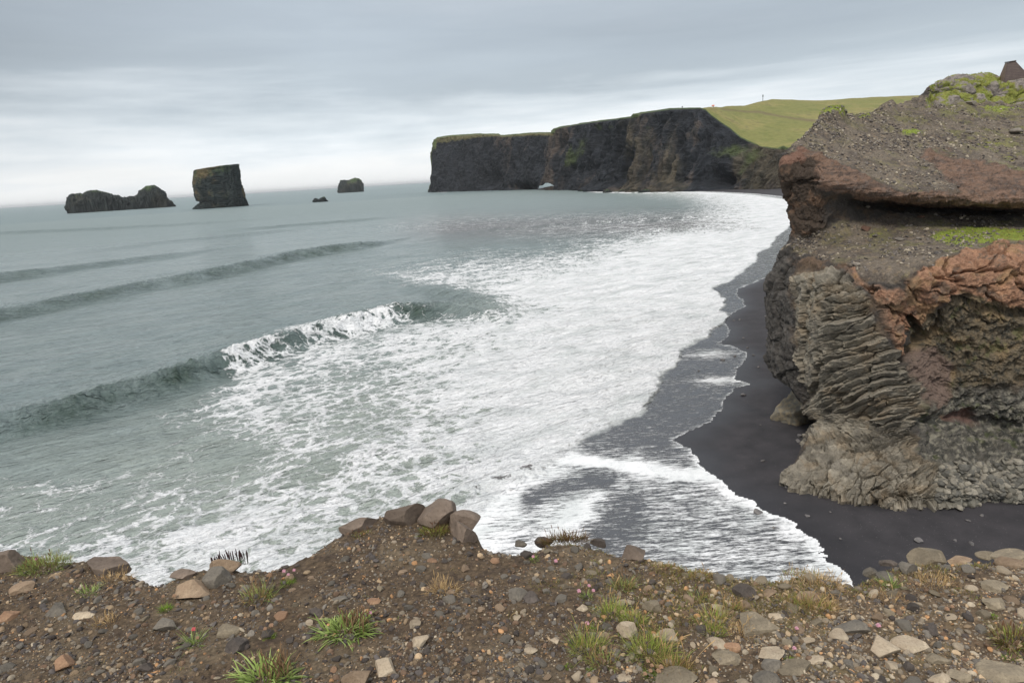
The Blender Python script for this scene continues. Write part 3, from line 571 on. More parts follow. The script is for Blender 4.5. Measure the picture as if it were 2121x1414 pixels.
    cg = M['crag'] * sst(n1 + .5 * n2 + .45 * np.exp(-((my - 196) / 9) ** 2) + .35 * np.exp(-((my - 165) / 7) ** 2), .12, .3)
    gr = np.maximum(green, cg) * (D > -0.9)
    gcol = mixc(np.tile(col(128, 142, 62), (len(P), 1)), col(110, 120, 58), sst(n2, 0, .3)); gcol = mixc(gcol, col(150, 128, 62), sst(n3 + n2, .1, .5) * .5)
    gcol = gcol * (1 - cg[:, None] * .5) + col(124, 120, 70) * cg[:, None] * .5
    c = c * (1 - gr[:, None]) + gcol * gr[:, None]
    c = np.clip(c, 0.004, 0.7)
    me = mesh_np("cliff", P, gridq(nr, nc), mat_vcol("cliff_rock", 1.6, 0.55, 1.0, 0.22, fine=4.5), colr=c, smooth=False)
    link("cliff", me, kind="structure")
    vis = (px > 1600) & (px < 2200)
    # far foot of the same cliff, seen through the waist
    return dict(P=P, N=Nn, px=px, py=py, gravel=gravel, green=gr, foot=np.clip(foot + .0, 0, 1), slab=M['slab'], vis=vis, crag=M['crag'])

# ---------------------------------------------------------------- stones
def icosphere(sub):
    t = (1 + 5 ** .5) / 2
    V = [(-1, t, 0), (1, t, 0), (-1, -t, 0), (1, -t, 0), (0, -1, t), (0, 1, t), (0, -1, -t), (0, 1, -t), (t, 0, -1), (t, 0, 1), (-t, 0, -1), (-t, 0, 1)]
    Fc = [(0,11,5),(0,5,1),(0,1,7),(0,7,10),(0,10,11),(1,5,9),(5,11,4),(11,10,2),(10,7,6),(7,1,8),(3,9,4),(3,4,2),(3,2,6),(3,6,8),(3,8,9),(4,9,5),(2,4,11),(6,2,10),(8,6,7),(9,8,1)]
    V = [np.array(v) / np.linalg.norm(v) for v in V]
    for _ in range(sub):
        mid = {}; nf = []
        def g(a, b):
            k = (min(a, b), max(a, b))
            if k not in mid: v = V[a] + V[b]; V.append(v / np.linalg.norm(v)); mid[k] = len(V) - 1
            return mid[k]
        for a, b, c in Fc:
            x, y, z = g(a, b), g(b, c), g(c, a); nf += [(a, x, z), (b, y, x), (c, z, y), (x, y, z)]
        Fc = nf
    return np.array(V), np.array(Fc)
ICO = {k: icosphere(k) for k in (0, 1, 2, 3, 4)}
def stone_shape(rs, sub, cuts=9, flat=0.6, elong=1.3, sharp=0.0, lo=0.55, hi=0.85):
    V = ICO[sub][0].copy()
    for _ in range(cuts):
        n = rs.normal(size=3); n /= np.linalg.norm(n); d = rs.uniform(lo, hi); e = V @ n - d
        V -= n * np.maximum(e, 0)[:, None] * (1.0 - sharp)
    V[:, 0] *= elong; V[:, 2] *= flat; V /= np.abs(V[:, 0]).max(); return V
def rotm(rs, tilt=0.35):
    a = rs.uniform(0, 2 * math.pi); R = np.array([[math.cos(a), -math.sin(a), 0], [math.sin(a), math.cos(a), 0], [0, 0, 1]])
    b = rs.normal() * tilt; c = rs.normal() * tilt
    Rx = np.array([[1, 0, 0], [0, math.cos(b), -math.sin(b)], [0, math.sin(b), math.cos(b)]]); Ry = np.array([[math.cos(c), 0, math.sin(c)], [0, 1, 0], [-math.sin(c), 0, math.cos(c)]])
    return R @ Rx @ Ry
def scatter_mesh(name, pts, sizes, colors, mat, sub, seed, nproto=24, flat=(0.4, 0.9), tilt=0.5, smooth=False, cuts=8, sink=0.25, normals=None):
    rs = np.random.RandomState(seed); protos = [stone_shape(rs, sub, cuts, rs.uniform(*flat), rs.uniform(1.0, 1.6)) for _ in range(nproto)]
    Fc = ICO[sub][1]; nv = len(protos[0]); n = len(pts); VV = np.empty((n, nv, 3), np.float32)
    for i in range(n):
        VV[i] = (protos[i % nproto] @ rotm(rs, tilt).T) * sizes[i] + pts[i]
    VV[:, :, 2] += (sizes * (0.5 - sink) * 0.6)[:, None] if normals is None else 0
    if normals is not None: VV += (normals * sizes[:, None] * .25)[:, None, :]
    Q = (Fc[None] + (np.arange(n) * nv)[:, None, None]).reshape(-1, 3)
    C = np.repeat(colors, nv, axis=0)
    return mesh_np(name, VV.reshape(-1, 3), Q, mat, colr=C, smooth=smooth)

# ---------------------------------------------------------------- ridge / stack builders for rocks standing in the sea
def frame_at(px, py):
    o = onz(px, py, 0.0); v = o.copy(); v[2] = 0; v /= np.linalg.norm(v); u = np.array([v[1], -v[0], 0]); return o, u, v
def inplane(px, py, o, v):
    d = ray(px, py); t = ((o - EYE) @ v) / (d @ v); return EYE + d * t[..., None]
DARK = None
def rock_colour(P, base, alt, green_amt, top, seed, brown=0.0):
    n1 = fbm(P, 0.02, 4, .6, seed); n2 = fbm(P * np.array([1, 1, .4]), 0.09, 4, .65, seed + 1)
    c = np.tile(base, (len(P), 1)); m = sst(n1 + .5 * n2, 0, .35)[:, None]; c = c * (1 - m) + np.asarray(alt) * m
    c *= (1 + 0.8 * n2)[:, None].clip(.4, 1.6)
    g = sst(P[:, 2] / top + .45 * n1 + .35 * n2, 0.78, 1.0)[:, None] * green_amt; c = c * (1 - g) + col(74, 92, 58) * g
    if brown: b = sst(n1 - .2 * n2, .05, .3)[:, None] * brown; c = c * (1 - b) + col(118, 102, 76) * b
    return np.clip(c, .004, .6)
def build_ridge(name, prof, depth, label, mat, amp, seed, base_py, hole=None, sub=0.55, cat="sea stack"):
    """prof: (px, top py) from left to right; base_py: waterline at both ends; depth in metres"""
    prof = np.array(prof, float); mid = (prof[0, 0] + prof[-1, 0]) / 2
    o, u, v = frame_at(mid, np.interp(mid, [prof[0, 0], prof[-1, 0]], base_py))
    pxs = np.linspace(prof[0, 0], prof[-1, 0], int((prof[-1, 0] - prof[0, 0]) / sub) + 1); tops = np.interp(pxs, prof[:, 0], prof[:, 1])
    T = inplane(pxs, tops, o, v); un = (T - o) @ u; n = len(un); jx = np.stack([un, 0 * un + seed, 0 * un], 1); zt = np.maximum(T[:, 2] + (amp * .22 * fbm(jx, 3.0 / max(depth, 4), 3, .6, 7) + amp * .16 * fbm(jx, 14.0 / max(depth, 4), 3, .6, 9)) * sst(T[:, 2], 1, amp), 0.5)
    m = 61; phi = np.linspace(0, math.pi, m); s = np.linspace(-1, 1, n); dep = depth * np.clip(1 - np.abs(s) ** 5, 0.10, 1) ** .5
    dep = np.minimum(dep, zt * 1.6 + depth * .25)
    yy = -np.cos(phi); yy = np.sign(yy) * np.abs(yy) ** 0.8; zz = np.abs(np.sin(phi)) ** 0.38
    P = o[None, None] + un[:, None, None] * u + (dep[:, None] * yy[None])[..., None] * v
    P[..., 2] = -3 + (zt[:, None] + 3) * zz[None]
    G = P; Nn = gnormals(G); cen = o + np.array([0, 0, 3.0])
    if ((G - cen) * Nn).sum(-1).mean() < 0: Nn = -Nn
    Pf = G.reshape(-1, 3); sc = 1.0 / max(depth, 4)
    d = fbm(Pf * np.array([1, 1, .6]), 2.2 * sc, 5, .6, seed, True) * .8 + fbm(Pf, 8 * sc, 4, .65, seed + 3, True) * .65 - .5
    crest = sst(np.abs(np.tile(yy, n)), 0.25, .6) * .8 + .2
    Pf = Pf + Nn.reshape(-1, 3) * (1.15 * amp * d * crest)[:, None]
    q = gridq(n, m)
    faces = q
    ci = np.arange(n) * m
    end = []
    for base in (0, (n - 1) * m):
        for k in range(m // 2): end.append([base + k, base + k + 1, base + m - 2 - k, base + m - 1 - k])
    quads = faces
    if hole is not None:
        fc = Pf[q].mean(1); hx, hy = proj(fc); inside = inpoly(hx, hy, hole); col_i = np.repeat(np.arange(n - 1), m - 1); row_i = np.tile(np.arange(m - 1), n - 1)
        fr = inside & (row_i < m // 2 - 4); cells = set(zip(col_i[fr], row_i[fr])); rem = cells | {(a, m - 2 - b) for a, b in cells}
        keep = np.array([(a, b) not in rem for a, b in zip(col_i, row_i)]); quads = q[keep]; extra = []
        for a, b in cells:
            for (da, db, e0, e1) in ((-1, 0, (0, 0), (0, 1)), (1, 0, (1, 0), (1, 1)), (0, -1, (0, 0), (1, 0)), (0, 1, (0, 1), (1, 1))):
                if (a + da, b + db) not in cells:
                    f = lambda e: (a + e[0]) * m + b + e[1]; g = lambda e: (a + e[0]) * m + (m - 1 - b - e[1])
                    extra.append([f(e0), f(e1), g(e1), g(e0)])
        if extra: quads = np.concatenate([quads, np.array(extra)])
    quads = np.concatenate([quads, np.array(end)])
    c = rock_colour(Pf, col(46, 52, 52), col(66, 66, 60), .75, zt.max(), seed)
    me = mesh_np(name, Pf, quads, mat, colr=c)
    return link(name, me, category=cat, label=label)
def build_pillar(name, rows, depth_ratio, label, mat, amp, seed, pxb, pyb):
    """rows: (py, left px, right px) top to bottom"""
    o, u, v = frame_at(pxb, pyb); R_ = np.array(rows, float)
    pys = np.linspace(0, 1, 170) * (len(R_) - 1); ii = np.arange(len(R_))
    py = np.interp(pys, ii, R_[:, 0]); l = np.interp(pys, ii, R_[:, 1]); r = np.interp(pys, ii, R_[:, 2])
    slope = (lambda x: (x - pxb) * -0.0596)
    Lp = inplane(l, py + slope(l) * 1.0, o, v); Rp = inplane(r, py + slope(r), o, v)
    ul = (Lp - o) @ u; ur = (Rp - o) @ u; z = (Lp[:, 2] + Rp[:, 2]) / 2; z[-1] = -4; mid = (ul + ur) / 2; hw = (ur - ul) / 2
    m = 200; th = np.linspace(0, 2 * math.pi, m, endpoint=False)
    cx = np.sign(np.cos(th)) * np.abs(np.cos(th)) ** .62; sy = np.sign(np.sin(th)) * np.abs(np.sin(th)) ** .62
    dp = np.median(hw) * depth_ratio
    P = o[None, None] + (mid[:, None] + hw[:, None] * cx[None])[..., None] * u + (dp * sy * np.ones((len(z), 1)))[..., None] * v
    P[..., 2] = z[:, None] + 0 * cx
    # tilt of the summit: higher on the right
    P[..., 2] += (np.linspace(1, 0, len(z)) ** 3)[:, None] * (hw[:, None] * cx[None]) * 0.10
    Nn = (hw[:, None] * cx[None])[..., None] * u + (dp * sy * np.ones((len(z), 1)))[..., None] * v; Nn /= np.linalg.norm(Nn, axis=-1, keepdims=True)
    Pf = P.reshape(-1, 3); d = fbm(Pf * np.array([1, 1, .35]), 0.07, 5, .6, seed, True) * .8 + fbm(Pf, .3, 4, .65, seed + 2, True) * .6 - .6
    Pf = Pf + Nn.reshape(-1, 3) * (amp * d)[:, None]
    i = np.arange(len(z) - 1)[:, None] * m; j = np.arange(m)[None]; q = np.stack([(i + j), (i + (j + 1) % m), (i + m + (j + 1) % m), (i + m + j)], -1).reshape(-1, 4)
    # cap: rings shrinking to the centre
    caps = [Pf]; top = Pf[:m]; cen = top.mean(0); cq = []
    prev = 0; off = len(Pf)
    for k in range(1, 12):
        t = k / 11.0; ring = top * (1 - t) + cen * t; ring[:, 2] += 2.2 * fbm(ring, .12, 3, .5, seed + 5) * min(1, 2 * t) + 1.2 * math.sin(t * math.pi / 2)
        caps.append(ring); a = prev + np.arange(m); a2 = prev + (np.arange(m) + 1) % m; b = off + np.arange(m); b2 = off + (np.arange(m) + 1) % m
        cq.append(np.stack([a2, a, b, b2], 1)); prev = off; off += m
    Pf = np.concatenate(caps); q = np.concatenate([q] + cq)
    c = rock_colour(Pf, col(48, 56, 56), col(76, 76, 62), .45, z.max(), seed, brown=.75)
    return link(name, mesh_np(name, Pf, q, mat, colr=c), category="sea stack", label=label)

# ---------------------------------------------------------------- far headland with the arch, and the green hill behind it
HEAD_TOP = [(886,394),(893,386),(900,380),(902,352),(903,300),(905,285),(930,281),(990,277),(1034,277.5),(1038,280),(1046,280),(1100,275),(1149,274),(1150,267),(1160,263),(1200,256),(1250,249),(1310,242),(1323,240),(1326,234),(1390,225),(1450,223),(1462,227),(1472,237),(1480,243),(1498,256),(1512,265),(1534,284),(1550,292),(1580,303),(1600,306),(1650,309),(1760,312),(1900,314)]
HEAD_Y = [(880,1750),(1000,1500),(1100,1300),(1200,1060),(1300,870),(1450,728),(1600,640),(1760,585),(1900,560)]
def head_depth(px): return np.interp(px, [a for a, _ in HEAD_Y], [b for _, b in HEAD_Y])
def build_headland():
    T = np.array(HEAD_TOP, float); pxs = np.concatenate([np.linspace(886, 1640, 1300), np.linspace(1642, 1900, 60)]); n = len(pxs)
    top = np.interp(pxs, T[:, 0], T[:, 1]); Yb = head_depth(pxs)
    m = 260; t = np.linspace(0, 1, m)
    # foot of the wall
    Bp = onY(pxs, np.full(n, 395.0), Yb); Tp = onY(pxs, top, Yb * 1.045 + 6)
    G = np.empty((m, n, 3)); prof = t ** 1.5 * .65 + .35 * t
    for k in range(3): G[..., k] = Bp[None, :, k] + (Tp - Bp)[None, :, k] * prof[:, None]
    G[..., 2] = -4 + (Tp[:, 2] + 4)[None] * t[:, None]
    # keep each column on its own sight-line plane
    dirx = (Tp[:, 0] / Tp[:, 1]); 
    d_ = ray(pxs, top)
    for i in range(0): pass
    Nn = gnormals(G); 
    if (Nn[..., 1]).mean() > 0: Nn = -Nn
    P = G.reshape(-1, 3); tt = np.repeat(t, n); pp = np.tile(pxs, m)
    sv = np.array([1, 1, .45]); wv_ = np.stack([fbm(P, .01, 3, .5, 98), fbm(P, .01, 3, .5, 99), 0 * tt], 1) * 40; a = fbm((P + wv_) * sv, 0.011, 5, .6, 101, True); b = fbm((P + wv_) * np.array([1, 1, .6]), .045, 4, .6, 102, True); c_ = fbm(P * np.array([.4, .4, 1.6]), .12, 4, .65, 103)
    amp = np.interp(pp, [886, 1000, 1300, 1600], [9, 12, 12, 9]); fade = sst(tt, 1.0, .93) * .85 + .15
    D = fade * (amp * (a * 1.4 - .3) + 7 * b + 2.2 * c_) * sst(pp, 886, 900)
    for (cx, cy, rx, ry, dp) in ((1020, 372, 16, 24, 26), (1090, 388, 24, 8, 22), (1304, 350, 11, 26, 24), (1225, 355, 20, 18, 14), (1500, 372, 30, 22, 22), (1170, 300, 14, 22, 14), (1125, 384, 30, 9, 8), (1420, 330, 14, 60, 6), (1330, 290, 10, 60, 8), (1560, 340, 14, 50, 6)):
        x_, y_ = proj(P); break
    x_, y_ = proj(P)
    for (cx, cy, rx, ry, dp) in ((1022, 374, 15, 20, 26), (1085, 388, 22, 8, 20), (1304, 350, 9, 24, 22), (1222, 355, 18, 16, 12), (1500, 374, 26, 18, 20), (1172, 300, 12, 22, 14), (1300, 290, 6, 40, 9), (1290, 320, 5, 40, 7), (1445, 330, 5, 40, 9), (1410, 330, 5, 50, 9), (1250, 320, 5, 50, 8), (1350, 345, 5, 40, 9), (1560, 345, 6, 35, 9), (1470, 300, 5, 30, 8), (1190, 355, 5, 30, 7), (1060, 330, 6, 40, 7), (985, 340, 6, 40, 6), (1380, 280, 5, 30, 7)):
        D -= dp * np.exp(-(((x_ - cx + (y_ - cy) * .35) / rx) ** 2 + ((y_ - cy) / ry) ** 2))
    # talus at the foot
    D += 16 * sst(tt, .16, 0.0) * sst(pp, 1180, 1260) * sst(pp, 1500, 1440) * (0.6 + .8 * b)
    Pd = P + Nn.reshape(-1, 3) * D[:, None]
    Pd = Pd.reshape(m, n, 3)
    # back wall: the headland is some 70 m thick
    off = ray(pxs, top); off[:, 2] = 0; off /= np.linalg.norm(off, axis=1)[:, None]
    th = np.interp(pxs, [886, 905, 1000, 1120, 1200, 1400, 1900], [12, 30, 60, 34, 70, 120, 160])
    Bk = G + off[None] * th[None, :, None]
    V = np.concatenate([Pd.reshape(-1, 3), Bk.reshape(-1, 3)]); q = gridq(m, n); N0 = m * n
    hx, hy = proj(Pd.reshape(-1, 3)[q].mean(1))
    holes = [[(1114,392.5),(1117,385),(1124,380),(1132,378),(1140,380.5),(1148,385),(1148,386.5),(1141,385.5),(1133,387.5),(1126,389),(1120,391)], [(1087,393),(1088.5,391),(1091,390.5),(1092,393)], [(1036.3,372),(1037.2,367.5),(1038.4,368),(1038.4,373)]]
    ins = np.zeros(len(q), bool)
    for h in holes: ins |= inpoly(hx, hy, h)
    cellm = ins.reshape(m - 1, n - 1); keep = ~ins; extra = []
    for a, b in zip(*np.where(cellm)):
        for da, db, e0, e1 in ((-1, 0, (0, 0), (0, 1)), (1, 0, (1, 0), (1, 1)), (0, -1, (0, 0), (1, 0)), (0, 1, (0, 1), (1, 1))):
            aa, bb = a + da, b + db
            if not (0 <= aa < m - 1 and 0 <= bb < n - 1) or not cellm[aa, bb]:
                f = (a + e0[0]) * n + b + e0[1]; g = (a + e1[0]) * n + b + e1[1]; extra.append([f, g, g + N0, f + N0])
    bd = []
    for j in range(n - 1): bd.append([(m - 1) * n + j, (m - 1) * n + j + 1, (m - 1) * n + j + 1 + N0, (m - 1) * n + j + N0])
    for i in range(m - 1): bd.append([i * n, (i + 1) * n, (i + 1) * n + N0, i * n + N0])
    Q = np.concatenate([q[keep], q[keep][:, ::-1] + N0, np.array(extra).reshape(-1, 4), np.array(bd)])
    # colour
    Pf = V; xx = np.tile(pp, 2); zt = np.tile(tt, 2); n1 = fbm(Pf * np.array([1, 1, .5]), .012, 5, .6, 111); n2 = fbm(Pf * np.array([1, 1, .25]), .07, 4, .65, 112); n3 = fbm(Pf, .035, 4, .6, 113)
    c = np.tile(col(38, 41, 46), (len(Pf), 1))
    def mixc(c, c2, mm): return c + (np.asarray(c2) - c) * mm[:, None]
    X2, Y2 = proj(Pf)
    c = mixc(c, col(86, 74, 64), sst(n1 + .5 * n2, .05, .4) * .5 * sst(X2, 960, 1060)); c = mixc(c, col(84, 80, 64), sst(n1 - .3 * n3, .05, .35) * .4 * sst(X2, 1200, 1330))
    c = c * np.clip(1 + 1.1 * n2, .45, 1.8)[:, None]
    g = .8 * np.exp(-(((X2 - 1195 + (Y2 - 310) * .5) / 26) ** 2 + ((Y2 - 315) / 32) ** 2)) + .9 * np.exp(-(((X2 - 1530) / 60) ** 2 + ((Y2 - 318) / 22) ** 2)) + .6 * np.exp(-(((X2 - 1545 + (Y2 - 345) * .8) / 16) ** 2 + ((Y2 - 345) / 30) ** 2)) + .6 * np.exp(-(((X2 - 1345) / 14) ** 2 + ((Y2 - 266) / 9) ** 2)) + .5 * np.exp(-(((X2 - 1270) / 50) ** 2 + ((Y2 - 262) / 9) ** 2))
    g = sst(g + .8 * n3, .45, .9); c = mixc(c, col(82, 92, 58), g * .7)
    tr = np.interp(xx, [886, 905, 930, 1034, 1040, 1150, 1200], [0, 9, 13, 5, 4, 7, 2]); dtop = Y2 - np.interp(X2, T[:, 0], T[:, 1])
    c = mixc(c, col(92, 88, 64), sst(tr * (1 + .5 * n3) - dtop, -2, 2) * (xx < 1155) * sst(zt, .72, .82)); c = mixc(c, col(82, 96, 62), sst(2.2 - dtop, -1, 1.5) * .8 * sst(zt, .72, .82))
    c = np.clip(c, .004, .5)
    link("headland", mesh_np("headland", V, Q, mat_vcol("headland_rock", .05, .5, .8, 3.0, fine=4), colr=c), kind="structure")
    # ---- grassy hill above the wall
    hx_ = np.linspace(1448, 2500, 420); sky_ = np.interp(hx_, [1448,1477,1540,1556,1575,1600,1620,1700,1760,1850,1925,2100,2500], [225,222,219,215,210,206.5,206.5,208.5,204,199.5,197,200,220])
    edge_ = np.interp(hx_, T[:, 0], T[:, 1]) + 3; Ye = head_depth(hx_) * 1.045 + 10
    k = 200; s = np.linspace(0, 1, k); G = np.empty((k + 30, len(hx_), 3))
    Ys = np.interp(hx_, [1448, 1500, 1600, 2500], [760, 860, 980, 1080])
    for a, t_ in enumerate(s):
        pyy = edge_ + (sky_ - edge_) * t_; Yy = 1 / ((1 - t_) / Ye + t_ / Ys)
        G[a] = onY(hx_, pyy, Yy)
    for a in range(30): G[k + a] = G[k - 1] + np.array([30., 90, -9]) * (a + 1) / 6.0
    P = G.reshape(-1, 3); fade = np.clip(np.repeat(np.concatenate([s, np.ones(30)]), len(hx_)), 0, 1)
    P[:, 2] += (1.6 * fbm(P, .02, 4, .5, 121)) * sst(fade, .02, .1)
    X2, Y2 = proj(P); n1 = fbm(P, .02, 5, .6, 122); n2 = fbm(P * np.array([1, .5, 3]), .1, 4, .65, 123)
    c = np.tile(col(118, 118, 68), (len(P), 1)); c = mixc(c, col(136, 128, 80), sst(n1, -.05, .3) * .8); c = mixc(c, col(96, 104, 54), sst(n2, .0, .35) * .6); c = mixc(c, col(116, 104, 74), sst(n1 + n2, .3, .6) * .6)
    pth, _, _ = seg_dist(X2, Y2 + n1 * 6, [(1495,226),(1530,229),(1570,231),(1600,238),(1640,244),(1700,254)]); c = mixc(c, col(104, 92, 70), np.exp(-(pth / 2.2) ** 2) * .8)
    c = mixc(c, col(126, 120, 74), sst(Y2 - np.interp(X2, hx_, sky_), 10, 0) * .5)
    link("hill", mesh_np("hill", P, gridq(k + 30, len(hx_)), mat_vcol("hill_grass", .25, .35, .5, .6, fine=5), colr=np.clip(c, .01, .5)), kind="structure")
    return Pd

# ---------------------------------------------------------------- foreground ground
GEDGE = [(-900,1120),(-300,1125),(0,1131),(40,1133),(100,1140),(150,1150),(200,1146),(258,1168),(310,1192),(340,1194),(372,1178),(420,1166),(470,1166),(520,1172),(565,1168),(600,1152),(650,1128),(700,1098),(738,1074),(790,1058),(860,1046),(930,1054),(985,1090),(1008,1128),(1060,1130),(1110,1126),(1135,1114),(1180,1112),(1240,1122),(1290,1136),(1340,1146),(1400,1154),(1440,1164),(1500,1172),(1520,1184),(1560,1186),(1620,1184),(1660,1178),(1700,1182),(1740,1192),(1778,1194),(1800,1182),(1836,1160),(1880,1152),(1960,1150),(2060,1150),(2121,1150),(2500,1150),(3100,1160)]
GZ = 23.3
_ge = np.array(GEDGE, float); GE_W = onz(_ge[:, 0], _ge[:, 1], GZ)[:, :2]
def ground_z(X, Y, P=None, detail=True):
    P = np.stack([X, Y, np.zeros_like(X)], 1)
    n = fbm(P, 1.6, 4, .5, 201); n2 = fbm(P, 9, 3, .55, 202)
    d, s, _ = seg_dist(X + fbm(P, 5, 3, .6, 203) * .05, Y + fbm(P, 5, 3, .6, 204) * .05, GE_W); dd = -d * s      # >0 on the landward side
    z = GZ + .045 * n * sst(dd, 0, .5) + .014 * n2
    if detail: z += .0045 * fbm(P, 45, 3, .6, 205)
    z -= 0.05 * sst(dd, .10, -.02) ** 1
    fall = np.maximum(-dd, 0); z = z - 3.2 * fall - 9 * sst(fall, .2, 2.5) - 5 * sst(fall, 2, 5)
    return z, dd
def build_ground():
    xs = np.concatenate([np.linspace(-14, -5.2, 60, endpoint=False), np.linspace(-5.2, 5.2, 1150, endpoint=False), np.linspace(5.2, 14, 60)])
    ys = np.concatenate([np.linspace(-8, .6, 60, endpoint=False), np.linspace(.6, 4.2, 560, endpoint=False), np.linspace(4.2, 10, 60)])
    X, Y = np.meshgrid(xs, ys); Xf = X.ravel(); Yf = Y.ravel(); Z, dd = ground_z(Xf, Yf); P = np.stack([Xf, Yf, np.maximum(Z, 1.0)], 1)
    n1 = fbm(P, 2.2, 4, .6, 211); n2 = fbm(P, 14, 4, .65, 212); n3 = fbm(P, 60, 2, .6, 213)
    def mixc(c, c2, mm): return c + (np.asarray(c2) - c) * mm[:, None]
    c = np.tile(col(108, 92, 74), (len(P), 1)); c = mixc(c, col(80, 68, 57), sst(n2, -.1, .3)); c = mixc(c, col(126, 112, 92), sst(n1, 0, .3) * .6)
    c = mixc(c, col(104, 92, 66), sst(Xf, .2, 1.2) * sst(n1 + .4 * n2, -.1, .3) * .7)
    c = c * np.clip(1 + .9 * n3 + .5 * n2, .4, 1.7)[:, None]
    c = c * (0.80 + .28 * sst(Xf, .0, 1.3))[:, None]
    q = gridq(*X.shape)
    return link("ground", mesh_np("ground", P, q, mat_vcol("gravelly_soil", 55, .5, .8, .012, fine=4), colr=np.clip(c, .01, .5)), kind="structure")

# ---------------------------------------------------------------- foreground stones
def mat_stone(name, c1, c2, scale=14, rough=0.9):
    m = NT(name); oi = m.N.new("ShaderNodeObjectInfo"); n = m.noise(scale, 7, .65); n2 = m.noise(scale * 9, 5, .7)
    c = m.mix(m.ramp(n, [(.35, 0.), (.65, 1.)]), tuple(c1), tuple(c2)); c = m.mix(m.ramp(n2, [(.3, .55), (.5, 0.)]), c, tuple(np.asarray(c1) * .45))
    lic = m.ramp(m.noise(scale * 2.2, 5, .7), [(.60, 0.), (.68, .55)]); c = m.mix(lic, c, tuple(np.asarray(c2) * 1.35))
    k = m.math('ADD', m.math('MULTIPLY', oi.outputs["Random"], .5), .75); s = m.N.new("ShaderNodeVectorMath"); s.operation = 'SCALE'; m.L.new(c, s.inputs[0]); m.L.new(k, s.inputs["Scale"])
    m.L.new(s.outputs[0], m.bsdf.inputs["Base Color"]); m.bsdf.inputs["Roughness"].default_value = rough; m.bsdf.inputs["Specular IOR Level"].default_value = .3
    m.L.new(m.bump(m.math('ADD', n, m.math('MULTIPLY', n2, .5)), .7, .008), m.bsdf.inputs["Normal"]); return m.mat
def gpos(px, py):
    p = onz(px, py, GZ)
    for _ in range(2):
        z, _d = ground_z(np.array([p[0]]), np.array([p[1]])); p = onz(px, py, float(max(z[0], GZ - .12)))
    return p
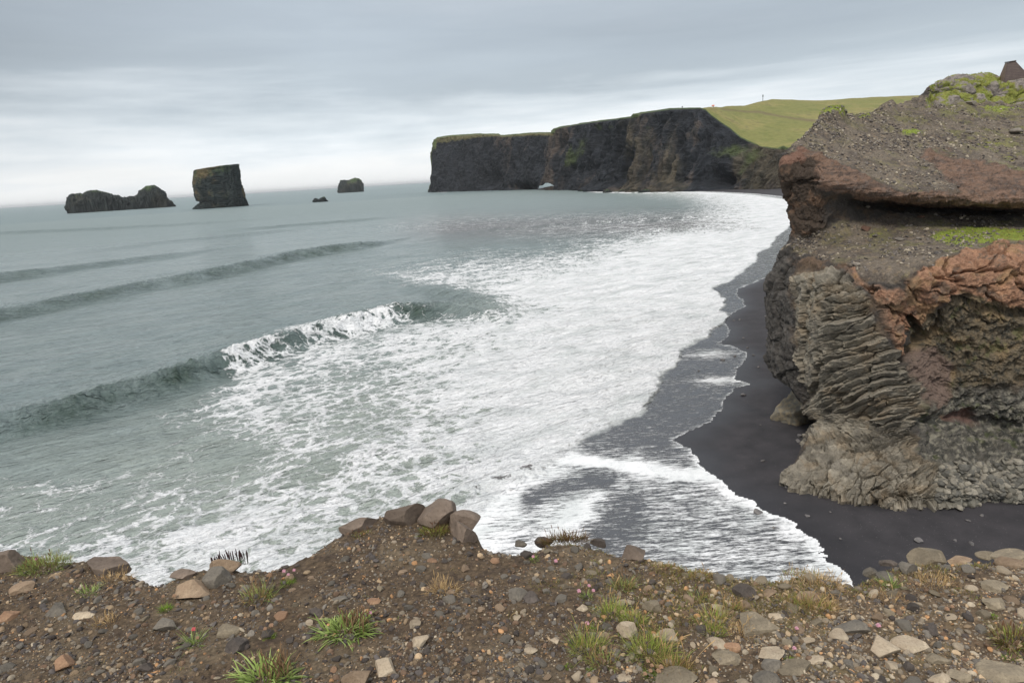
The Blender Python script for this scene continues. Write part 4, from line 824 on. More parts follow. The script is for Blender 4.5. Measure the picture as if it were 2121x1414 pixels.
STONES = [  # px, py, width px, flatness, material, cuts, label
 (843,1064,88,.95,'brown',11,"largest brown boulder at the cliff edge, left half of the split pair"), (913,1067,90,.9,'brown',10,"big brown boulder at the cliff edge, right half of the split pair"),
 (958,1082,76,.70,'brown',9,"dark brown slab sloping down behind the blocky rock beside the split boulders"), (962,1104,58,.85,'brown',9,"blocky brown rock in front of the sloping slab, right of the split boulders"),
 (815,1068,32,.85,'dark',10,"dark rounded stone leaning on the left side of the split boulders"), (745,1088,80,.45,'brown',8,"low flat brown boulder at the edge, left of the split boulders"),
 (8,1162,74,.75,'brown',12,"mossy brown boulder cut off by the left border beside the green cushion"), (222,1172,80,.5,'brown',9,"brown boulder with dry grass on top at the left cliff edge"),
 (462,1174,66,.55,'tan',6,"pointed tan rock in front of the dark flower spikes"), (452,1196,50,.80,'grey',7,"angular grey block in front of the pointed tan rock"),
 (392,1222,76,.52,'tan',14,"big rounded tan boulder, largest stone of the left foreground"), (384,1188,54,.45,'brown',8,"flat dark brown rock on the edge above the big tan boulder"),
 (341,1294,46,.60,'grey',9,"grey stone with flat top lower left of the big tan boulder"), (472,1302,54,.70,'slab',6,"flat khaki slab standing behind the black block"),
 (495,1338,46,.80,'dark',6,"black angular block in front of the khaki slab"), (176,1272,38,.35,'pale',6,"pale flat stone tilted beside straw on the left"),
 (1070,1232,48,.65,'grey',8,"grey angular stone, left of the touching pair in the middle"), (1099,1236,34,.80,'dark',8,"near-black stone, right of the touching pair in the middle"),
 (872,1326,36,.95,'pale',6,"pale tan stone standing upright, lower of two"), (858,1290,26,.8,'pale',7,"pale stone touching the top of the upright tan stone"),
 (800,1387,46,.60,'pale',14,"pale smooth rounded stone near the bottom border, left of centre"), (744,1404,66,.40,'tan',8,"tan wedge stone cut by the bottom border beside the pale rounded stone"),
 (1300,1308,40,.95,'pale',15,"pale egg-shaped stone standing beside bright green grass"), (1385,1317,44,.80,'pale',9,"pale-topped stone behind the seed stalks, right of the egg-shaped one"),
 (1540,1226,44,.75,'dark',8,"dark purple-grey block standing among yellow grass"), (1564,1294,82,.30,'slab',8,"longest flat grey slab of the right foreground"),
 (1742,1314,42,.50,'pale',9,"smooth light tan stone with flat front below the dark wedge"), (1761,1298,66,.28,'grey',7,"long dark grey wedge stone pointing right"),
 (1828,1340,56,.55,'pale',7,"light angular stone, left of the two large pale ones"), (1884,1337,62,.60,'pale',8,"largest light stone on the right, beside the angular pale one"),
 (1694,1365,38,.40,'pale',15,"pinkish-pale flat oval pebble in the lower right"), (1650,1382,68,.35,'slab',8,"long curved grey slab beneath the oval pebble"),
 (1757,1374,26,.90,'grey',7,"grey-green stone standing on edge right of the oval pebble"), (2082,1390,86,.42,'slab',9,"large khaki slab in the bottom right corner"),
 (1990,1396,42,.70,'slab',9,"brown-grey stone left of the corner slab"), (1942,1404,42,.5,'pale',8,"pale stone cut by the bottom border left of the corner slab"), (1845,1379,28,.5,'pale',8,"small pale triangular stone below the two large light stones"),
 (1944,1362,44,.5,'slab',9,"rounded khaki stone right of the two large light stones"), (1594,1352,60,.50,'pale',7,"light brown block with a dark shaded front, below the long slab"),
 (1355,1258,44,.60,'slab',7,"khaki slab leaning on a tan stone above the seed stalks"), (1294,1248,34,.45,'pale',7,"pale flat stone above the bright green grass"),
 (1516,1338,30,.75,'orange',12,"rusty orange rounded stone beside a pale one"), (1485,1331,34,.55,'pale',10,"pale brown stone left of the rusty rounded stone"),
 (1504,1362,54,.40,'slab',8,"elongated grey slab below the rusty rounded stone"), (1600,1376,40,.60,'grey',7,"grey angular stone left of the long curved slab"),
 (1402,1405,80,.35,'slab',9,"wide brown slab cut by the bottom border under the seed stalks"), (1476,1408,30,.70,'tan',9,"orange-tan stone cut by the bottom border"), (1587,1406,48,.60,'grey',8,"grey pointed stone cut by the bottom border"),
 (1295,1401,38,.45,'pale',8,"light stone near the bottom border left of the wide slab"), (1611,1273,36,.65,'pale',13,"rounded pale stone above the right end of the longest slab"),
 (1591,1227,32,.6,'tan',12,"tan rounded stone right of the dark purple-grey block"), (1680,1237,54,.45,'tan',12,"low tan boulder half buried in yellow grass"), (1311,1148,52,.60,'brown',13,"grey-brown boulder sitting on the edge above the right swash"),
 (20,1276,32,.7,'orange',13,"rusty orange stone near the left border"), (120,1260,40,.5,'grey',8,"grey-green stone in the left gravel"), (52,1218,42,.4,'tan',9,"tan flat stone left of the small green rosette"),
 (134,1373,30,.7,'orange',9,"orange stone in the bottom left gravel"), (300,1381,28,.85,'dark',9,"dark blue-grey stone low on the left"), (659,1267,34,.80,'dark',10,"dark cube-like stone touching the big green rosette"),
 (704,1240,32,.60,'grey',8,"grey stone above the big green rosette"), (774,1245,28,.45,'orange',9,"bright orange-tan flat stone right of the grey stone"), (895,1160,22,.4,'orange',12,"small pale orange pebble on the dark central slope"),
 (1923,1154,66,.45,'slab',9,"long flat stone on top of the right edge pile"), (1989,1160,42,.45,'tan',9,"tan stone on the right edge pile beside the long flat one"), (2098,1154,64,.40,'slab',8,"wide stone at the right border on the edge pile"),
 (2046,1150,38,.25,'slab',7,"thin plate stone tilted on the right edge pile"), (1880,1176,34,.9,'grey',7,"grey stone standing upright in the right edge pile"), (1840,1164,32,.6,'dark',8,"dark stone at the left top of the right edge pile"),
 (1803,1182,28,.7,'grey',9,"rounded grey stone at the left foot of the edge pile"), (1832,1193,36,.45,'grey',8,"flat grey stone under the edge pile"), (2094,1166,48,.4,'tan',10,"tan flat stone just below the wide border stone"),
 (2057,1247,40,.6,'slab',9,"khaki stone alone in the upper right gravel"), (2060,1216,42,.4,'slab',9,"low grey stone right of the straw stalks"), (1125,1118,38,.6,'dark',9,"dark rock left end of the brown heather edge"),
 (1240,1124,34,.6,'dark',9,"dark rock at the right end of the brown heather edge"), (1078,1124,26,.7,'grey',11,"grey rock on the edge between boulders and heather"), (1205,1258,26,.5,'pale',9,"pale pebble beside the pink thrift in the middle"),
 (935,1225,20,.6,'tan',9,"tan stone under the straw tuft"), (1150,1325,24,.6,'pale',8,"oval tan stone left of the fine grass"), (1100,1345,28,.5,'pale',8,"pale pink-grey stone low in the middle"), (805,1396,16,.5,'tan',9,"little tan pebble under the smooth rounded stone")]
SHORT = [("the split boulders", 880, 1060), ("the blocky brown rock", 962, 1104), ("the low flat boulder", 745, 1088), ("the left border boulder", 8, 1162), ("the left edge boulder", 222, 1170), ("the pointed tan rock", 462, 1172), ("the angular grey block", 452, 1196), ("the big tan boulder", 392, 1222),
 ("the khaki slab", 472, 1302), ("the black block", 495, 1338), ("the pale tilted stone", 176, 1272), ("the touching dark pair", 1084, 1234), ("the upright tan stone", 870, 1318), ("the smooth pale stone", 800, 1387), ("the egg-shaped stone", 1300, 1308), ("the seed-stalk clump", 1360, 1345), ("the dark purple block", 1540, 1226), ("the longest slab", 1564, 1294),
 ("the dark wedge", 1761, 1298), ("the two large pale stones", 1856, 1338), ("the oval pebble", 1694, 1365), ("the long curved slab", 1650, 1382), ("the corner slab", 2082, 1390), ("the rusty rounded stone", 1516, 1338), ("the half-buried boulder", 1680, 1237), ("the right edge pile", 1880, 1172), ("the big green rosette", 712, 1305), ("the bottom green clump", 552, 1400),
 ("the straw tuft", 918, 1220), ("the heather edge", 1180, 1122), ("the fine grass clump", 1225, 1350), ("the border tuft", 2100, 1330), ("the straw stalks", 1940, 1212), ("the small left rosette", 182, 1228), ("the left border rusty stone", 20, 1276), ("the bottom left orange stone", 134, 1373), ("the dark blue-grey stone", 300, 1381), ("the red thrift", 402, 1318), ("the three pink thrifts", 598, 1195)]
BEACHMARK = [("the swash edge rock", 1570, 1058), ("the foot of the column cliff", 1660, 1000), ("the narrow cliff waist", 1680, 880), ("the wet swash tongue", 1520, 810), ("the upper swash lobe", 1530, 735), ("the near sand's largest stone", 1903, 1120), ("the knobbly cliff foot", 2020, 1030), ("the far swash notch", 1500, 650)]
_seen = set()
def where(px, py, head, marks=None, tails=("",)):
    marks = marks or SHORT; ds = sorted(marks, key=lambda t: (t[1] - px) ** 2 + 2.5 * (t[2] - py) ** 2)
    for rank, (nm, x, y) in enumerate(ds[:5]):
        dx, dy = px - x, py - y; d = math.hypot(dx, dy); ax, ay = abs(dx), abs(dy)
        w = ("right of" if dx > 0 else "left of") if ax > 2.4 * ay else (("below" if dy > 0 else "above") if ay > 2.4 * ax else ("lower " if dy > 0 else "upper ") + ("right of" if dx > 0 else "left of"))
        q = "close " if d < 55 else ("well " if d > 120 else "")
        for t in tails:
            l = " ".join((head + " " + t).split()) + " " + (q + w) + " " + nm
            if l not in _seen: _seen.add(l); return l
    l = head + ", one of several around " + ds[0][0]; k = 2
    while l in _seen: l = head + ", one of several between " + ds[0][0] + " and " + ds[min(k, len(ds) - 1)][0]; k += 1; 
    _seen.add(l); return l
def build_stones():
    rs = np.random.RandomState(3)
    MT = dict(brown=mat_stone("stone_brown", col(100, 88, 78), col(124, 110, 98), 7), dark=mat_stone("stone_dark", col(74, 68, 64), col(96, 88, 82), 12), grey=mat_stone("stone_grey", col(100, 95, 88), col(124, 117, 106)),
              tan=mat_stone("stone_tan", col(130, 110, 90), col(154, 134, 112)), pale=mat_stone("stone_pale", col(158, 142, 122), col(178, 164, 142)), slab=mat_stone("stone_khaki", col(118, 108, 92), col(144, 132, 112)), orange=mat_stone("stone_orange", col(136, 106, 84), col(158, 128, 102)))
    used = []
    for i, (px, py, w, fl, mt, cuts, lab) in enumerate(STONES):
        p = gpos(px, py + w * fl * .18); mpp = np.linalg.norm(p - EYE) / F; a = w * mpp / 2
        r2 = np.random.RandomState(100 + i); V = stone_shape(r2, 4 if w > 30 else 3, cuts, 1, r2.uniform(1.0, 1.25), lo=.42, hi=.80)
        V[:, 2] *= max(fl * 1.05, .3); R = rotm(r2, .12); az = math.radians(r2.uniform(-25, 25)); R = np.array([[math.cos(az), -math.sin(az), 0], [math.sin(az), math.cos(az), 0], [0, 0, 1]]) @ np.eye(3)
        V = V @ R.T; V[:, 1] *= .85; V /= np.abs(V[:, 0]).max()
        n = fbm(V + i * 3.7, 2.2, 3, .5, 5); n2 = fbm(V + i, 8, 3, .6, 6); V = V * (1 + .05 * n + .012 * n2)[:, None]
        Fc = ICO[4 if w > 30 else 3][1]; me = mesh_np("stone", V * a, Fc, MT[mt], smooth=False)
        o = link("boulder" if w >= 70 else "stone", me, category="boulder" if w >= 70 else "stone", label=lab, group="larger stones on the gravel slope")
        o.location = p + np.array([0, 0, a * V[:, 2].max() * .22]); used.append((p[0], p[1], a))
    # ---- middling stones: individuals that share meshes
    lab = {'dark': ("dark angular stone lying in the foreground gravel", "dark stones scattered in the gravel"), 'grey': ("grey angular stone lying in the foreground gravel", "grey stones scattered in the gravel"),
           'pale': ("small pale stone lying in the foreground gravel", "pale stones scattered in the gravel"), 'slab': ("small khaki stone lying in the foreground gravel", "khaki stones scattered in the gravel"), 'orange': ("small rusty orange stone lying in the foreground gravel", "orange stones scattered in the gravel"), 'tan': ("small tan stone lying in the foreground gravel", "tan stones scattered in the gravel")}
    protos = {}
    for k in lab:
        protos[k] = []
        for j in range(6):
            r2 = np.random.RandomState(500 + j + 10 * len(protos)); V = stone_shape(r2, 3, r2.randint(7, 12), r2.uniform(.45, .85), r2.uniform(1.05, 1.5)); V *= (1 + .05 * fbm(V + j, 2.5, 3, .5, 7))[:, None]
            protos[k].append(mesh_np("stone", V, ICO[3][1], MT[k], smooth=False))
    cnt = 0; tries = 0
    while cnt < 214 and tries < 20000:
        tries += 1; px = rs.uniform(-20, 2140); py = rs.uniform(1110, 1425)
        if rs.rand() > (0.32 + .68 * sst(px, 900, 1700)): continue
        w = 15 + 13 * rs.rand() ** 2.5 + (8 if px > 1450 else 0); p = onz(px, py, GZ); a = w * np.linalg.norm(p - EYE) / F / 2
        z, dd = ground_z(np.array([p[0]]), np.array([p[1]]))
        if dd[0] < .02 or any((p[0] - x) ** 2 + (p[1] - y) ** 2 < (a + b) ** 2 * 1.1 for x, y, b in used): continue
        right_side = px > 1350; k = rs.choice(['dark', 'grey', 'pale', 'slab', 'orange', 'tan'], p=[.16, .28, .22, .22, .02, .10] if right_side else [.32, .36, .08, .12, .02, .10])
        o = link("stone", protos[k][rs.randint(6)], category="stone", label=where(px, py, ("small " if w < 17.5 else "middling ") + {'dark': 'near-black', 'grey': 'grey', 'pale': 'pale', 'slab': 'khaki', 'orange': 'rusty orange', 'tan': 'tan'}[k] + " stone"), group=lab[k][1]); o.scale = (a, a, a)
        o.rotation_euler = (rs.normal() * .25, rs.normal() * .25, rs.uniform(0, 6.28)); o.location = (p[0], p[1], z[0] + a * .10); used.append((p[0], p[1], a)); cnt += 1
    # ---- gravel: uncountable
    mg = mat_vcol("gravel_stone", 90, .45, .6, .003, fine=3)
    pal = np.array([col(74, 72, 74), col(96, 94, 92), col(112, 106, 98), col(62, 58, 58), col(142, 128, 110), col(146, 116, 88), col(92, 78, 68), col(108, 96, 82), col(138, 132, 122)]) * 1.4 * np.array([1.08, 1.0, .88])
    def gr(n, s0, s1, pw, sub, seed, name):
        r3 = np.random.RandomState(seed); px = r3.uniform(-900, 3300, n); py = 1040 + 470 * r3.rand(n) ** .88; p = onz(px, py, GZ); z, dd = ground_z(p[:, 0], p[:, 1])
        cl = fbm(np.stack([p[:, 0], p[:, 1], 0 * px], 1), 3.0, 3, .6, 221); ok = (dd > -.03) & (r3.rand(n) < .62 + 1.1 * cl + .2 * sst(px, 1200, 1800)); p = p[ok]; z = z[ok]; px = px[ok]; n = len(p)
        s = s0 + (s1 - s0) * r3.rand(n) ** pw; p[:, 2] = z
        w = np.where((px > 1300)[:, None], np.array([[.12, .2, .2, .08, .14, .04, .05, .07, .10]]), np.array([[.20, .2, .12, .14, .06, .03, .12, .11, .02]])); cs = np.cumsum(w, 1); cs /= cs[:, -1:]
        ci = (r3.rand(n)[:, None] > cs).sum(1); C = pal[np.clip(ci, 0, 8)] * r3.uniform(.7, 1.25, (n, 1))
        return p, s, C, sub, seed
    for n, s0, s1, pw, sub, seed, nm in ((33000, .0045, .0175, 2.6, 1, 31, "gravel"), (115000, .0018, .0052, 1.6, 0, 32, "grit")):
        p, s, C, sub, seed = gr(n, s0, s1, pw, sub, seed, nm)
        me = scatter_mesh(nm, p, s, C, mg, sub, seed, nproto=40, tilt=.6, cuts=6 if sub else 2, sink=.38)
        link(nm, me, kind="stuff", label="loose grey and brown gravel covering the slope" if nm == "gravel" else "fine grit between the foreground stones", category="gravel")
    return used

# ---------------------------------------------------------------- plants
def mat_leaf(name, tr=.25, rough=.55):
    m = NT(name); c = m.attr("Col", "Color"); n = m.noise(60, 3, .6)
    s = m.N.new("ShaderNodeVectorMath"); s.operation = 'SCALE'; m.L.new(c, s.inputs[0]); m.L.new(m.math('ADD', m.math('MULTIPLY', n, .6), .7), s.inputs["Scale"]); m.L.new(s.outputs[0], m.bsdf.inputs["Base Color"])
    m.bsdf.inputs["Roughness"].default_value = rough; m.bsdf.inputs["Specular IOR Level"].default_value = .3
    t = m.N.new("ShaderNodeBsdfTranslucent"); m.L.new(s.outputs[0], t.inputs[0]); mx = m.N.new("ShaderNodeMixShader"); mx.inputs[0].default_value = tr
    m.L.new(m.bsdf.outputs[0], mx.inputs[1]); m.L.new(t.outputs[0], mx.inputs[2]); m.L.new(mx.outputs[0], m.out.inputs[0]); return m.mat
def blades(rs, n, rx, ry, length, width, lean, cols, seg=4, lvar=.4, curl=.6):
    """n leaf blades rooted in an ellipse; local coordinates"""
    V = []; Q = []; C = []; k = 0
    for _ in range(n):
        a = rs.uniform(0, 6.283); r = math.sqrt(rs.rand()); x0, y0 = rx * r * math.cos(a), ry * r * math.sin(a)
        out = a + rs.normal() * .7; L_ = length * (1 + lvar * rs.normal()); L_ = max(L_, length * .3); w = width * rs.uniform(.7, 1.2); th = abs(rs.normal()) * lean + r * lean * .6; cu = curl * rs.uniform(.2, 1.2)
        dx, dy = math.cos(out), math.sin(out); px, py, pz = x0, y0, -.004; sx, sy = -dy, dx; c = cols[rs.randint(len(cols))] * rs.uniform(.7, 1.25); c2 = c * rs.uniform(.9, 1.35)
        for s in range(seg + 1):
            t = s / seg; ww = w * (1 - t ** 1.8) * (.75 + .5 * math.sin(t * 2.4)) + w * .04
            V += [(px - sx * ww / 2, py - sy * ww / 2, pz), (px + sx * ww / 2, py + sy * ww / 2, pz)]; C += [c * (1 - t) + c2 * t] * 2
            ang = min(th + cu * t * 1.2, 1.75); px += dx * math.sin(ang) * L_ / seg; py += dy * math.sin(ang) * L_ / seg; pz += math.cos(ang) * L_ / seg
            if s < seg: Q.append((k + 2 * s, k + 2 * s + 1, k + 2 * s + 3, k + 2 * s + 2))
        k += 2 * (seg + 1)
    return np.array(V), np.array(Q), np.array(C)
def stalk_mesh(rs, h, rad, lean, col1, head=None, mat=None, headlen=.3):
    """thin stem, optionally with a thicker seed spike along its upper part"""
    seg = 10; m = 6; V = []; dirr = rs.uniform(0, 6.283); 
    for s in range(seg + 1):
        t = s / seg; off = lean * h * t ** 1.7; r = rad
        if head and t > 1 - headlen: r = rad + head * math.sin((t - 1 + headlen) / headlen * math.pi) ** .6
        for k in range(m):
            a = k / m * 6.283; V.append((math.cos(dirr) * off + r * math.cos(a), math.sin(dirr) * off + r * math.sin(a), h * t * math.cos(lean * .5)))
    Q = [(s * m + k, s * m + (k + 1) % m, (s + 1) * m + (k + 1) % m, (s + 1) * m + k) for s in range(seg) for k in range(m)]
    tip = (math.cos(dirr) * lean * h, math.sin(dirr) * lean * h, h * math.cos(lean * .5))
    c = np.tile(col1, (len(V), 1)) * np.repeat(rs.uniform(.85, 1.15, seg + 1), m)[:, None]
    return np.array(V), np.array(Q), c, tip
GREEN = [col(128, 148, 76), col(146, 164, 88), col(114, 132, 64), col(158, 174, 104)]; GRASS = [col(134, 150, 62), col(152, 164, 76), col(120, 134, 56), col(170, 164, 98)]
STRAW = [col(188, 158, 112), col(170, 140, 96), col(200, 174, 128), col(150, 122, 84)]; OLIVE = [col(120, 116, 62), col(138, 126, 70), col(106, 96, 58), col(132, 104, 70)]; HEATH = [col(112, 80, 58), col(96, 74, 54), col(122, 98, 60), col(110, 108, 60)]
SPIKE = col(134, 108, 80); DSPIKE = col(74, 52, 52)
TUFTS = [  # px, py, width px, height px, kind, label
 (712,1308,128,34,'rosette',"big green leafy rosette with brown seed spikes in the left foreground"), (552,1408,120,40,'rosette',"bright green clump with brown spikes cut by the bottom border"),
 (537,1240,60,32,'mixed',"small green and brown tuft between the tan boulder and the rosette"), (182,1228,46,10,'green',"small low green rosette in the left gravel"),
 (92,1172,92,24,'cushion',"green and brown cushion plant on the left cliff edge"), (900,1104,62,24,'cushionbrown',"brown-green tuft growing in front of the split boulders"),
 (748,1108,46,10,'cushionbrown',"low yellow-green tuft under the flat boulder at the edge"), (918,1224,62,26,'straw',"dry straw tuft on the dark central slope"),
 (1170,1120,92,16,'heather',"reddish-brown heather growing along the cliff edge"), (1290,1216,54,24,'mixed',"green tuft with straw stalks right of the pink thrift"),
 (1268,1272,56,34,'grass',"bright green grass clump above the egg-shaped stone, left part"), (1312,1290,44,30,'grass',"bright green grass clump touching the top of the egg-shaped stone"),
 (1218,1346,66,44,'grass',"fine green grass clump with one tall straw stalk"), (1250,1372,66,24,'mixed',"yellowish grass sprawling below the fine green clump"),
 (1345,1352,80,46,'grass',"green grass clump with many seed stalks near the bottom"), (1395,1382,60,34,'olivegrass',"olive grass fringe right of the seed stalk clump"),
 (1478,1288,66,34,'palegrass',"soft pale grass left of the longest slab"), (1476,1312,50,22,'grass',"greener grass below the soft pale patch"), (1530,1312,50,22,'straw',"straw tuft at the left end of the longest slab"),
 (1516,1262,46,20,'olivegrass',"yellow-green tuft below the dark purple-grey block"), (1452,1242,48,18,'mixed',"tuft with brown stems left of the dark purple-grey block"),
 (1450,1196,50,16,'olivegrass',"olive tuft on the slope above the slabs"), (1382,1182,60,12,'olivegrass',"low olive grass near the right cliff edge"), (1680,1262,70,30,'olivegrass',"yellow-green tuft right of the half-buried boulder"),
 (1712,1262,56,22,'straw',"straw blades leaning right of the yellow-green tuft"), (1700,1212,96,22,'straw',"broad patch of straw grass near the right cliff edge"), (1660,1196,80,14,'olivegrass',"olive grass along the right cliff edge"),
 (1640,1250,70,16,'olivegrass',"thin olive grass between the tan stones"), (1842,1242,60,12,'straw',"small straw tuft in the right gravel"), (1935,1212,90,16,'straw',"sparse straw stalks below the edge pile"), (1846,1216,26,12,'green',"tiny green tuft below the edge pile"),
 (2100,1330,60,40,'cushionbrown',"brown-green tuft at the right border"), (1347,1402,26,12,'moss',"bright green moss ball near the bottom border"), (404,1332,34,14,'green',"small green thrift cushion left of the khaki slab"),
 (596,1210,30,10,'moss',"small green thrift cushion near the left cliff edge"), (344,1262,20,10,'moss',"tiny green moss tuft below the big tan boulder"), (1216,1238,24,8,'green',"small thrift cushion with pink flowers in the middle"), (1225,1304,22,10,'moss',"tiny moss tuft with pink flower above the fine grass"),
 (558,1318,18,8,'moss',"tiny moss tuft right of the black block"), (1178,1380,14,6,'moss',"tiny moss dot left of the fine grass"), (1220,1388,14,6,'moss',"tiny green sprout under the sprawling grass"), (1106,1160,16,6,'green',"tiny green sprout below the heather edge"),
 (1635,1366,16,6,'moss',"tiny green sprout above the long curved slab"), (2056,1276,14,5,'moss',"tiny green sprout in the upper right gravel"), (2092,1364,20,7,'moss',"tiny green sprout above the corner slab"), (240,1200,70,14,'straw',"withered grass just below the left edge boulder"), (225,1290,46,16,'straw',"small straw tuft beside the pale tilted stone")]
def build_ground_cover(ml):
    rs = np.random.RandomState(888); n = 80000; px = rs.uniform(20, 2160, n); py = rs.uniform(1110, 1414, n); p = onz(px, py, GZ); z, dd = ground_z(p[:, 0], p[:, 1])
    q = np.stack([p[:, 0], p[:, 1], 0 * px], 1); nz = fbm(q, 2.6, 4, .62, 771) + .35 * fbm(q, 11, 3, .6, 772)
    zone = np.exp(-(((px - 1560) / 340) ** 2 + ((py - 1215) / 66) ** 2)) * .95 + .45 * np.exp(-(((px - 1330) / 130) ** 2 + ((py - 1330) / 70) ** 2)) + .4 * np.exp(-((dd - .05) / .07) ** 2) * (px > 1080) + .18
    ok = (dd > -.02) & (nz + zone > .52 + .35 * rs.rand(n)); p = p[ok]; z = z[ok]; px = px[ok]; k = min(len(p), 20000); pal = [col(134, 124, 68), col(116, 108, 62), col(160, 138, 92), col(110, 84, 60), col(124, 136, 66), col(92, 84, 52)]
    V = []; T = []; C = []
    for i in range(k):
        b = np.array([p[i, 0], p[i, 1], z[i] - .001]); a = rs.uniform(0, 6.283); h = rs.uniform(.006, .019); w = rs.uniform(.0007, .0014); d = np.array([math.cos(a), math.sin(a), 0]) * w; le = rs.normal(size=2) * h * .8
        m1 = b + np.array([le[0] * .35, le[1] * .35, h * .6]); V += [b - d, b + d, m1 + d * .8, m1 - d * .8, b + np.array([le[0], le[1], h])]; j = 5 * i; T += [(j, j + 1, j + 2), (j, j + 2, j + 3), (j + 3, j + 2, j + 4)]; c = pal[rs.choice(6, p=[.26, .2, .2, .12, .12, .10])] * rs.uniform(.7, 1.25); C += [c * .9, c * .9, c, c, c * 1.1]
    link("ground_cover", mesh_np("ground_cover", np.array(V), np.array(T), ml, colr=np.array(C)), kind="stuff", label="short olive and straw-coloured moss and grass matted between the stones", category="ground cover")
def build_plants():
    build_ground_cover(mat_leaf("mat_grass", .15, .8))
    ml = mat_leaf("leaf"); ms = mat_leaf("straw_stem", .1, .8); mp = mat_leaf("petal", .35, .7)
    for i, (px, py, w, h, kind, lab) in enumerate(TUFTS):
        rs = np.random.RandomState(900 + i); p = gpos(px, py); mpp = np.linalg.norm(p - EYE) / F; W = w * mpp; Hh = h * mpp
        root = link({'straw': 'dry_grass_tuft', 'grass': 'grass_tuft', 'palegrass': 'grass_tuft', 'olivegrass': 'grass_tuft', 'mixed': 'grass_tuft', 'moss': 'moss_cushion', 'heather': 'heather'}.get(kind, 'cushion_plant'), None, category={'straw': 'grass', 'grass': 'grass', 'palegrass': 'grass', 'olivegrass': 'grass', 'mixed': 'grass', 'moss': 'moss'}.get(kind, 'plant'), label=lab, group="plants on the gravel slope")
        root.location = p; A = W * W * 1e4
        def leaves(n, rx, ry, L_, wd, lean, cols, **k):
            V, Q, C = blades(rs, int(n), rx, ry, L_, wd, lean, cols, **k); link("leaves", mesh_np("leaves", V, Q, ml, colr=C), root)
        nst = 0
        if kind == 'rosette': leaves(380, W * .34, W * .22, Hh * .85, .0066, 1.0, GREEN, curl=1.1); nst = 46; sp = SPIKE
        elif kind == 'grass': leaves(120 + 1500 * W, W * .42, W * .30, Hh * .72, .0015, .6, GRASS); nst = 6; sp = STRAW[1]
        elif kind == 'palegrass': leaves(120 + 1500 * W, W * .46, W * .30, Hh * .66, .0015, .6, GRASS + STRAW[:2]); nst = 6; sp = STRAW[1]
        elif kind == 'olivegrass': leaves(120 + 1500 * W, W * .46, W * .30, Hh * .75, .0016, .6, OLIVE + GRASS[:1] + STRAW[:2]); nst = 5; sp = STRAW[1]
        elif kind == 'mixed': leaves(100 + 1200 * W, W * .42, W * .28, Hh * .75, .0018, .6, GREEN + OLIVE + STRAW[:2]); nst = 9; sp = SPIKE
        elif kind == 'straw': leaves(90 + 1000 * W, W * .42, W * .28, Hh * .8, .0016, .75, STRAW); nst = 7; sp = STRAW[0]
        elif kind in ('cushion', 'cushionbrown'): leaves(200 + 3000 * W, W * .46, W * .28, Hh * .55, .0020, .7, (GREEN + OLIVE[:2] + HEATH[:1]) if kind == 'cushion' else OLIVE + HEATH + GRASS[:2]); nst = 5; Hh *= .7; sp = HEATH[0]
        elif kind == 'heather': leaves(900, W * .5, W * .12, Hh * .95, .0022, .7, HEATH); nst = 20; sp = HEATH[0]
        elif kind == 'green': leaves(50 + 500 * W, W * .36, W * .25, max(Hh * 1.6, .016), .0022, .8, GREEN)
        elif kind == 'moss': leaves(160 + 900 * W, W * .42, W * .36, max(Hh * .9, .008), .0014, .6, [col(112, 140, 44), col(130, 154, 52), col(96, 122, 40)])
        for k in range(nst):
            a = rs.uniform(0, 6.28); r = rs.rand() ** .5 * W * .42; hh = Hh * rs.uniform(1.0, 1.7); 
            if kind == 'rosette' : a = rs.normal() * 1.0 + .3; hh = Hh * rs.uniform(.8, 1.25)
            V, Q, C, tip = stalk_mesh(rs, hh, .0006, rs.uniform(.0, .5), sp * rs.uniform(.8, 1.2), head=.0019 if kind in ('rosette', 'mixed', 'cushion', 'cushionbrown') else .0012, headlen=.5 if kind == 'rosette' else .3)
            s = link("seed_stalk", mesh_np("seed_stalk", V, Q, ms, colr=C), root); s.location = (math.cos(a) * r, math.sin(a) * r * .6, 0)
    # tall straw seed stalks, leaning
    for i, (bx, by, tx, ty) in enumerate([(1232,1360,1240,1288),(1222,1365,1248,1306),(1375,1362,1392,1316),(1378,1368,1404,1308),(1382,1352,1424,1318),(1368,1358,1366,1306),(1372,1350,1432,1312),(1418,1395,1482,1324),(1424,1392,1432,1356),(1335,1340,1368,1316),(1262,1250,1284,1190),(1300,1228,1312,1196),(1248,1332,1280,1316),(1218,1372,1274,1350),(1696,1262,1712,1236),(1552,1316,1564,1300),(1524,1300,1500,1278),(1906,1216,1918,1186),(1962,1208,1970,1180),(1990,1206,1978,1186),(1640,1210,1650,1190),(622,1414,634,1388),(1740,1214,1744,1184)]):
        rs = np.random.RandomState(1300 + i); p = gpos(bx, by); q = onY(tx, ty, p[1] + rs.uniform(-.01, .03)); n = 14; m = 6; V = []
        for s in range(n + 1):
            t = s / n; c0 = p + (q - p) * t + np.array([0, 0, .012 * math.sin(t * math.pi)]); r = .0007 + (.0017 * math.sin((t - .68) / .32 * math.pi) ** .7 if t > .68 and t < 1 else 0)
            for k in range(m): a = k / m * 6.283; V.append(c0 + np.array([r * math.cos(a), r * math.sin(a), 0]))
        Q = [(s * m + k, s * m + (k + 1) % m, (s + 1) * m + (k + 1) % m, (s + 1) * m + k) for s in range(n) for k in range(m)]
        C = np.tile(STRAW[0], (len(V), 1)) * rs.uniform(.85, 1.1); V = np.array(V) - p
        o = link("grass_stalk", mesh_np("grass_stalk", V, Q, ms, colr=C), category="grass stalk", label=where(tx, ty, "thin straw stalk with its seed head"), group="tall seed stalks in the grass"); o.location = p
